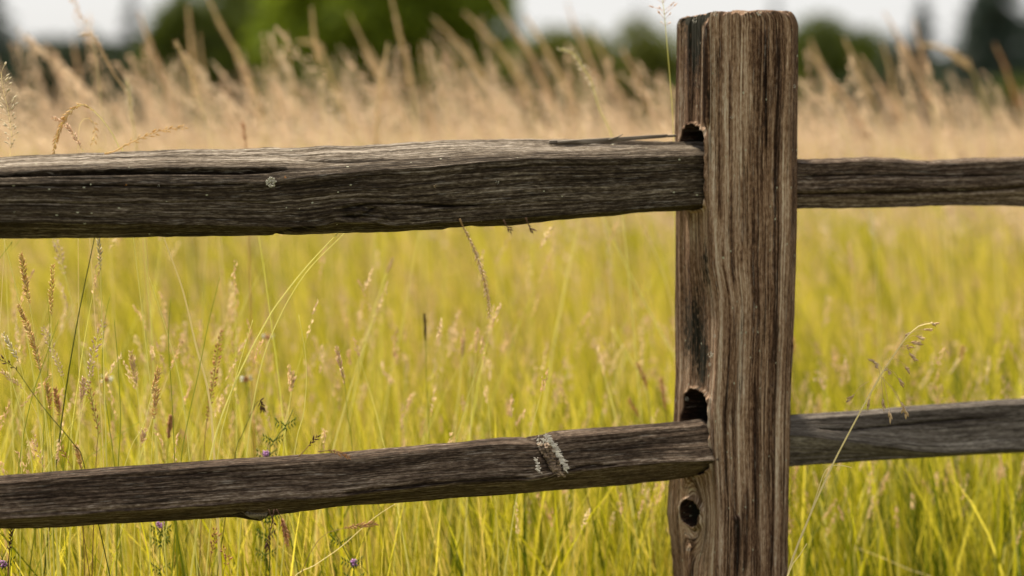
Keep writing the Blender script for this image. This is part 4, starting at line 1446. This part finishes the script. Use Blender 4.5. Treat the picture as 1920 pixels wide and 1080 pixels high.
def stalks(n_, y0, y1, hfun, head_len, spread, sw, seed, lean=-.25, nseed=16, pad=.8, stem_w=.0016, xm=.26, bend=.14, shear=False, taper=False):
    """stalk + a head of small crossed husks, vectorised"""
    V0, F0, g0, (cx, cy, cz, h, r) = blades(n_, y0, y1, hfun, stem_w, seed=seed, lean=(lean, 0), bend=bend, seg=5, pad=pad, xm=xm, shear=shear)
    n_ = cx.shape[0]
    top = np.stack([cx[:, -1], cy[:, -1], cz[:, -1]], 1)
    dn = np.stack([cx[:, -2], cy[:, -2], cz[:, -2]], 1) - top
    dn /= np.linalg.norm(dn, axis=1, keepdims=True)
    k = np.linspace(0, 1, nseed)[None, :, None]
    hl_ = (head_len * (.6 + .7 * r.rand(n_)))[:, None, None]
    c = top[:, None, :] + dn[:, None, :] * k * hl_
    env = (.22 + .9 * k) if taper else (np.sin(np.pi * np.clip(k * .85 + .1, 0, 1)) ** .6)
    off = r.randn(n_, nseed, 3) * spread * env
    c = c + off
    d = -dn[:, None, :] + r.randn(n_, nseed, 3) * .35
    d /= np.linalg.norm(d, axis=2, keepdims=True)
    side = np.cross(d, r.randn(n_, nseed, 3))
    side /= np.linalg.norm(side, axis=2, keepdims=True)
    ln = sw * 3.2 * (.7 + .6 * r.rand(n_, nseed, 1))
    ww = sw * .5
    A = c - d * ln * .5
    B = c + side * ww
    Cc = c + d * ln * .5
    D = c - side * ww
    Vh = np.stack([A, B, Cc, D], 2).reshape(-1, 3)
    Fh = np.arange(len(Vh)).reshape(-1, 4)
    rr = np.repeat(np.clip(r.rand(n_)[:, None] * .7 + r.rand(n_, nseed) * .3, 0, 1)[:, :, None], 4, 2).reshape(-1)
    gh = np.stack([rr, rr * 0 + 1, rr * 0], 1)
    g0[:, 1] = 0
    return [(V0, F0, g0), (Vh, Fh, gh)]


HUSK = plant_mat('meadow_husk', (.50, .46, .06), (.66, .58, .16), transl=.45, attr=True, tipcol=((.50, .33, .22), (.76, .60, .43)))


def tall_h(x, y, r):
    # taller on the left half and lower toward the right, as clumps
    b = .98 + .42 * (fbm(x * 2.3 + 9, y * .8, 410, 3) - .5)
    b = b * np.interp(x / y, [-.25, -.2, 0, .1, .14, .22], [.93, .98, 1.0, .98, .94, .90])
    return b * (.86 + .27 * r.rand(len(x)) ** 1.6)


parts = stalks(1700, 5.2, 8.8, tall_h, .20, .0085, .0044, 61, lean=-.30, nseed=56, bend=.2, taper=True)
parts += stalks(520, 5.2, 8.0, lambda x, y, r: tall_h(x, y, r) * .55 + .45 + .16 * r.rand(len(x)), .30, .0105, .0044, 65, lean=-.30, nseed=70, bend=.16, taper=True)
parts += stalks(2300, 8.5, 16, lambda x, y, r: tall_h(x, y, r) * .98, .14, .011, .0065, 62, taper=True, lean=-.28, nseed=22)
parts += stalks(3000, 16, 40, lambda x, y, r: .88 * (.90 + .15 * r.rand(len(x))), .12, .013, .013, 63, lean=-.2, nseed=12, pad=2, stem_w=.004)
parts += stalks(5000, 40, 200, lambda x, y, r: .90 * (.85 + .2 * r.rand(len(x))), .2, .03, .04, 64, lean=-.2, nseed=6, pad=6, stem_w=.02)
V_, F_, g_ = join(parts)
o = link('seeding_meadow_grass', mesh_np('seeding_meadow_grass', V_, [F_], {'gc': g_}, smooth=False), HUSK)
tag(o, 'mass of tall tan seed heads standing above the green meadow', 'grass', kind='stuff')

# shorter reddish-brown heads scattered through the green
parts = stalks(900, 3.9, 6.5, lambda x, y, r: .40 + .16 * r.rand(len(x)), .05, .004, .0035, 71, lean=-.05, nseed=16, stem_w=.0012)
parts += stalks(2700, 6.5, 14, lambda x, y, r: .48 + .14 * r.rand(len(x)), .06, .006, .005, 72, lean=-.08, nseed=12, stem_w=.0015)
V_, F_, g_ = join(parts)
RB = plant_mat('ruddy_husk', (.44, .44, .04), (.58, .52, .10), transl=.4, attr=True, tipcol=((.50, .31, .16), (.70, .52, .34)))
o = link('ruddy_meadow_grass', mesh_np('ruddy_meadow_grass', V_, [F_], {'gc': g_}, smooth=False), RB)
tag(o, 'scattered ruddy brown seed heads of short grasses in the green field', 'grass', kind='stuff')

# fine in-focus tangle behind the left rails
parts = stalks(420, 3.68, 4.4, lambda x, y, r: (.36 + .24 * r.rand(len(x))) * np.where(x < .0, 1, .68), .035, .0018, .0026, 81, lean=.0, nseed=22, pad=.1, stem_w=.0016, shear=True)
parts += stalks(230, 3.78, 4.6, lambda x, y, r: (.50 + .34 * r.rand(len(x))) * np.where(x < .1, 1, .66), .05, .0018, .0028, 82, lean=.06, nseed=20, pad=.1,
                stem_w=.0021, shear=True, bend=.17)
V_, F_, g_ = join(parts)
o = link('slender_meadow_grass', mesh_np('slender_meadow_grass', V_, [F_], {'gc': g_}, smooth=False),
         plant_mat('slender_husk', (.55, .54, .10), (.74, .68, .24), transl=.45, attr=True, tipcol=((.58, .36, .18), (.80, .64, .40))))
tag(o, 'slender seeding grasses close behind the fence', 'grass', kind='stuff')

# ------------------------------------------------------------------ ground
gm, nt, ns, lk = new_mat('meadow_soil')
tc = N(ns, 'ShaderNodeTexCoord')
nz = N(ns, 'ShaderNodeTexNoise')
nz.inputs['Scale'].default_value = 1.7
nz.inputs['Detail'].default_value = 8
lk.new(tc.outputs['Object'], nz.inputs['Vector'])
rp = ramp(ns, [(.3, (.05, .06, .012)), (.55, (.12, .12, .025)), (.75, (.2, .16, .05))])
lk.new(nz.outputs['Fac'], rp.inputs[0])
bs = N(ns, 'ShaderNodeBsdfPrincipled')
bs.inputs['Roughness'].default_value = .95
lk.new(rp.outputs[0], bs.inputs['Base Color'])
out = N(ns, 'ShaderNodeOutputMaterial')
lk.new(bs.outputs[0], out.inputs[0])
xs_ = np.concatenate([-np.geomspace(900, 3, 30), np.linspace(-2.5, 2.5, 21), np.geomspace(3, 900, 30)])
gx, gy = np.meshgrid(xs_, xs_ + 5)
rr = np.hypot(gx, gy)
gz = -.02 + .02 * fbm(gx * .8, gy * .8, 500) + np.clip(rr - 120, 0, 800) * .0004 * vn(gx * .01, gy * .01, 9)
k = len(xs_)
a_ = (np.arange(k - 1)[:, None] * k + np.arange(k - 1)[None, :])
Fg = np.stack([a_, a_ + 1, a_ + k + 1, a_ + k], 2).reshape(-1, 4)
o = link('ground', mesh_np('ground', np.stack([gx, gy, gz], 2).reshape(-1, 3), [Fg]), gm)
tag(o, kind='structure')


# ------------------------------------------------------------------ trees
def leaf_mat(name, a, b, tr=.25):
    return plant_mat(name, a, b, transl=tr, attr=True, rough=.7)


LM = {
    'bright': leaf_mat('bright_green_leaves', (.10, .145, .008), (.20, .25, .014), .42),
    'mid': leaf_mat('green_leaves', (.045, .065, .007), (.10, .125, .012), .3),
    'olive': leaf_mat('olive_leaves', (.075, .095, .010), (.14, .15, .02), .3),
    'dark': leaf_mat('dark_green_leaves', (.018, .032, .012), (.040, .060, .020), .15),
    'blue': leaf_mat('hazed_blue_green_needles', (.030, .048, .036), (.055, .080, .060), .1),  # blue tint in the needle colour stands in for distance haze
    'far': leaf_mat('hazed_grey_needles', (.12, .15, .15), (.17, .20, .20), .1),  # farthest conifers: haze mixed into the needle colour itself
}
bark, nt, ns, lk = new_mat('tree_bark')
nz = N(ns, 'ShaderNodeTexNoise'); nz.inputs['Scale'].default_value = 6
rp = ramp(ns, [(.3, (.05, .04, .03)), (.7, (.14, .11, .08))])
lk.new(nz.outputs['Fac'], rp.inputs[0])
bs = N(ns, 'ShaderNodeBsdfPrincipled'); bs.inputs['Roughness'].default_value = .9
lk.new(rp.outputs[0], bs.inputs['Base Color'])
out = N(ns, 'ShaderNodeOutputMaterial'); lk.new(bs.outputs[0], out.inputs[0])


def crown_mesh(name, cen, d, size, r):
    n_ = len(cen)
    d = d / (np.linalg.norm(d, axis=1, keepdims=True) + 1e-9)
    side = np.cross(d, r.randn(n_, 3))
    side /= np.linalg.norm(side, axis=1, keepdims=True)
    s = size * (.6 + .8 * r.rand(n_, 1))
    A, B, Cc, D = cen - d * s, cen + side * s * .55, cen + d * s, cen - side * s * .55
    Vv = np.stack([A, B, Cc, D], 1).reshape(-1, 3)
    rr_ = np.repeat(r.rand(n_), 4)
    return mesh_np(name, Vv, [np.arange(n_ * 4).reshape(-1, 4)], {'gc': np.stack([rr_, rr_ * 0, rr_ * 0], 1)}, smooth=False)


def broadleaf(label, px, topy, hwpx, Y, kind, seed, name='broadleaf_tree', nclump=54, per=190):
    r = np.random.RandomState(seed)
    base_ = P(px, 250, Y)
    topz = P(px, topy, Y).z
    hw = hwpx * Y / F
    root = tag(empty(name, (base_.x, Y, 0)), label, 'tree' if name != 'bush' else 'bush')
    h = topz
    low = .02 * h
    # clump centres over an egg-shaped volume
    u = r.randn(nclump, 3)
    u /= np.linalg.norm(u, axis=1, keepdims=True)
    rad = r.rand(nclump, 1) ** .45
    cz = low + (h - low) * .5
    cc = u * rad * np.array([hw * .82, hw * .7, (h - low) * .44])
    cc[:, 2] += cz
    cs_ = hw * (.20 + .16 * r.rand(nclump))
    pts, dirs = [], []
    for c, q in zip(cc, cs_):
        v = r.randn(per, 3)
        v /= np.linalg.norm(v, axis=1, keepdims=True)
        v *= (r.rand(per, 1) ** .4)
        pts.append(c + v * q * np.array([1, 1, .8]))
        dirs.append(r.randn(per, 3))
    pts = np.vstack(pts)
    pts[:, 2] = np.maximum(pts[:, 2], .15)
    me_ = crown_mesh('crown', pts, np.vstack(dirs), max(hw * .042, .14), r)
    mb = MB_()
    mb.tube([Vector((0, 0, 0)), Vector((hw * .02, 0, h * .25)), Vector((-hw * .02, 0, h * .5)), Vector((0, 0, h * .8))], h * .035, h * .008, 8)
    for c in cc[::4]:
        s_ = Vector((0, 0, h * random.uniform(.2, .5)))
        e = Vector(c.tolist())
        mb.tube([s_, (s_ + e) / 2 + Vector((0, 0, h * .03)), e], h * .012, h * .003, 5)
    mb.build('trunk', bark, root)
    link('crown', me_, LM[kind], root)
    return root


def conifer(label, px, topy, hwpx, Y, kind, seed, per=34, tiers=34):
    r = np.random.RandomState(seed)
    base_ = P(px, 250, Y)
    h = P(px, topy, Y).z
    hw = hwpx * Y / F
    root = tag(empty('conifer', (base_.x, Y, 0)), label, 'tree')
    mb = MB_()
    mb.tube([Vector((0, 0, 0)), Vector((0, 0, h * .5)), Vector((0, 0, h * .98))], h * .02, h * .002, 8)
    pts, dirs = [], []
    for t in range(tiers):
        f = (t + r.rand() * .6) / tiers
        z = h * (.06 + .93 * f)
        rad = hw * (1 - f) ** .85 * (.8 + .4 * r.rand())
        nb_ = max(4, int(11 * (1 - f) + 4))
        for b in range(nb_):
            a = r.rand() * 6.283
            ln = rad * (.7 + .45 * r.rand()) + .05 * hw
            tt_ = r.rand(per) ** .7
            dx_ = np.array([math.cos(a), math.sin(a), 0])
            c = dx_ * (tt_ * ln)[:, None] + np.array([0, 0, z]) + np.array([0, 0, -1]) * (tt_ ** 1.5 * ln * .35)[:, None]
            c += r.randn(per, 3) * ln * .07
            pts.append(c)
            dirs.append(dx_ + r.randn(per, 3) * .6 + np.array([0, 0, -.3]))
            if b % 3 == 0:
                mb.tube([Vector((0, 0, z)), Vector((dx_ * ln * .9).tolist()) + Vector((0, 0, z - ln * .25))], h * .004, h * .001, 4)
    pts = np.vstack(pts)
    pts[:, 2] = np.maximum(pts[:, 2], .1)
    mb.build('trunk', bark, root)
    link('crown', crown_mesh('crown', pts, np.vstack(dirs), max(hw * .045, .14), r), LM[kind], root)
    return root


random.seed(90)
broadleaf('dark rounded tree at far left under the bright sky patch', 125, 70, 150, 190, 'dark', 1)
conifer('dark conifer cut by the left edge of the picture', -28, -140, 95, 180, 'blue', 2)
conifer('thin dark conifer spire left of the big green trees', 248, -70, 42, 230, 'blue', 3)
broadleaf('green tree left of the brightest crown, its left edge against the sky', 440, -60, 205, 140, 'mid', 4, nclump=90)
broadleaf('large bright green tree in the middle of the treeline', 715, -260, 265, 120, 'bright', 5, nclump=130)
broadleaf('dark rounded tree right of the large bright green one', 905, -20, 125, 170, 'dark', 6)
broadleaf('low olive tree under the open sky left of the post', 1045, 44, 165, 150, 'olive', 7)
broadleaf('olive green tree directly left of the post top', 1200, 44, 150, 145, 'olive', 8)
conifer('faint grey conifer far off in the sky gap left of the post', 1197, -6, 34, 330, 'far', 9)
conifer('faint conifer tip showing just above the post', 1452, -30, 40, 320, 'far', 10)
broadleaf('dark green tree directly right of the post top', 1540, 30, 150, 170, 'mid', 11)
broadleaf('low dark tree between the post and the pointed conifer', 1640, 36, 140, 185, 'dark', 12)
conifer('pointed blue green conifer right of the post', 1727, -14, 78, 200, 'blue', 13)
conifer('large blue green conifer near the right edge', 1862, -120, 135, 170, 'blue', 14, per=44)
conifer('dark conifer cut by the right edge of the picture', 1965, -60, 120, 180, 'blue', 15)
broadleaf('dark green tree behind the post', 1380, 60, 110, 180, 'mid', 24)
BG = 'bushes along the foot of the treeline'
for i, (px, ty, hw, Y, kd, lab) in enumerate([
        (10, 150, 90, 130, 'dark', 'dark bush at the left edge of the treeline'),
        (215, 130, 90, 132, 'dark', 'dark bush below the thin conifer spire'),
        (345, 120, 90, 118, 'mid', 'green bush at the left foot of the big green trees'),
        (560, 110, 110, 112, 'mid', 'green bush between the two big green trees'),
        (800, 120, 110, 112, 'mid', 'green bush below the shaded side of the brightest tree'),
        (960, 115, 90, 118, 'olive', 'olive bush below the dark tree in the middle'),
        (1300, 120, 110, 118, 'mid', 'green bush hidden mostly by the post'),
        (1490, 115, 80, 112, 'olive', 'olive bush directly right of the post'),
        (1600, 125, 90, 122, 'dark', 'dark bush below the dark gap right of the post'),
        (1760, 120, 110, 122, 'dark', 'dark bush below the pointed conifer'),
        (1905, 130, 90, 112, 'mid', 'green bush below the large conifer at the right edge')]):
    b = broadleaf(lab, px, ty, hw, Y, kd, 40 + i, name='bush', nclump=26, per=90)
    b['group'] = BG

r = np.random.RandomState(300)
nn = 60000
xx = (r.rand(nn) * 2 - 1) * 95
xx = xx[xx < 200]
top = 6.4 + 5.0 * fbm(xx * .07 + 40, 0 * xx, 301, 3)
zz = top * r.rand(nn) ** .7
yy = 235 + r.rand(nn) * 10
o = link('distant_woodland', crown_mesh('distant_woodland', np.stack([xx, yy, zz], 1), r.randn(nn, 3), .38, r), LM['dark'])
tag(o, 'unbroken dark band of far woodland behind the separate trees', 'woodland', kind='stuff')

# ------------------------------------------------------------------ world, sun, camera
EL, AZ = math.radians(61), math.radians(-38)      # azimuth measured from +Y toward +X
world = bpy.data.worlds.new('World')
scene.world = world
world.use_nodes = True
wn, wl = world.node_tree.nodes, world.node_tree.links
wn.clear()
sky = wn.new('ShaderNodeTexSky')
sky.sky_type = 'NISHITA'
sky.sun_disc = False
sky.sun_elevation = EL
sky.sun_rotation = AZ
sky.air_density = 1.0
sky.dust_density = 4.0
tcw = wn.new('ShaderNodeTexCoord')
mpw = wn.new('ShaderNodeMapping')
mpw.inputs['Scale'].default_value = (1, 1, 2.4)
nzw = wn.new('ShaderNodeTexNoise')
nzw.inputs['Scale'].default_value = 2.4
nzw.inputs['Detail'].default_value = 5
wl.new(tcw.outputs['Generated'], mpw.inputs[0])
wl.new(mpw.outputs[0], nzw.inputs['Vector'])
rw = wn.new('ShaderNodeValToRGB')
rw.color_ramp.elements[0].position, rw.color_ramp.elements[0].color = .25, (.72, .72, .72, 1)
rw.color_ramp.elements[1].position, rw.color_ramp.elements[1].color = .6, (1, 1, 1, 1)
wl.new(nzw.outputs['Fac'], rw.inputs[0])
mxw = wn.new('ShaderNodeMix')
mxw.data_type = 'RGBA'
wl.new(rw.outputs[0], mxw.inputs[0])
wl.new(sky.outputs[0], mxw.inputs[6])
mxw.inputs[7].default_value = (4.6, 4.55, 4.45, 1)       # bright thin cloud veil
bg = wn.new('ShaderNodeBackground')
bg.inputs['Strength'].default_value = .10
wl.new(mxw.outputs[2], bg.inputs['Color'])
ow = wn.new('ShaderNodeOutputWorld')
wl.new(bg.outputs[0], ow.inputs[0])

sd = bpy.data.lights.new('sun', 'SUN')
sd.energy = 5.0
sd.angle = math.radians(6)
sd.color = (1, .90, .72)
so = bpy.data.objects.new('sun', sd)
COL.objects.link(so)
dirv = Vector((math.sin(AZ) * math.cos(EL), math.cos(AZ) * math.cos(EL), math.sin(EL)))
so.rotation_euler = dirv.to_track_quat('Z', 'Y').to_euler()
so.location = (0, 0, 8)

cam = bpy.data.cameras.new('camera')
cam.lens = LENS
cam.sensor_width = 36
cam.clip_start = .05
cam.clip_end = 3000
cam.dof.use_dof = True
cam.dof.focus_distance = 3.31
cam.dof.aperture_fstop = 2.4
co = bpy.data.objects.new('camera', cam)
COL.objects.link(co)
co.location = (0, 0, CAMH)
co.rotation_euler = (math.pi / 2 - PITCH, 0, 0)
scene.camera = co

scene.view_settings.view_transform = 'Standard'
scene.view_settings.look = 'None'
scene.view_settings.gamma = 1
scene.view_settings.exposure = 1.0
scene.cycles.use_denoising = True
scene.cycles.max_bounces = 8
scene.cycles.transmission_bounces = 4
scene.cycles.transparent_max_bounces = 4
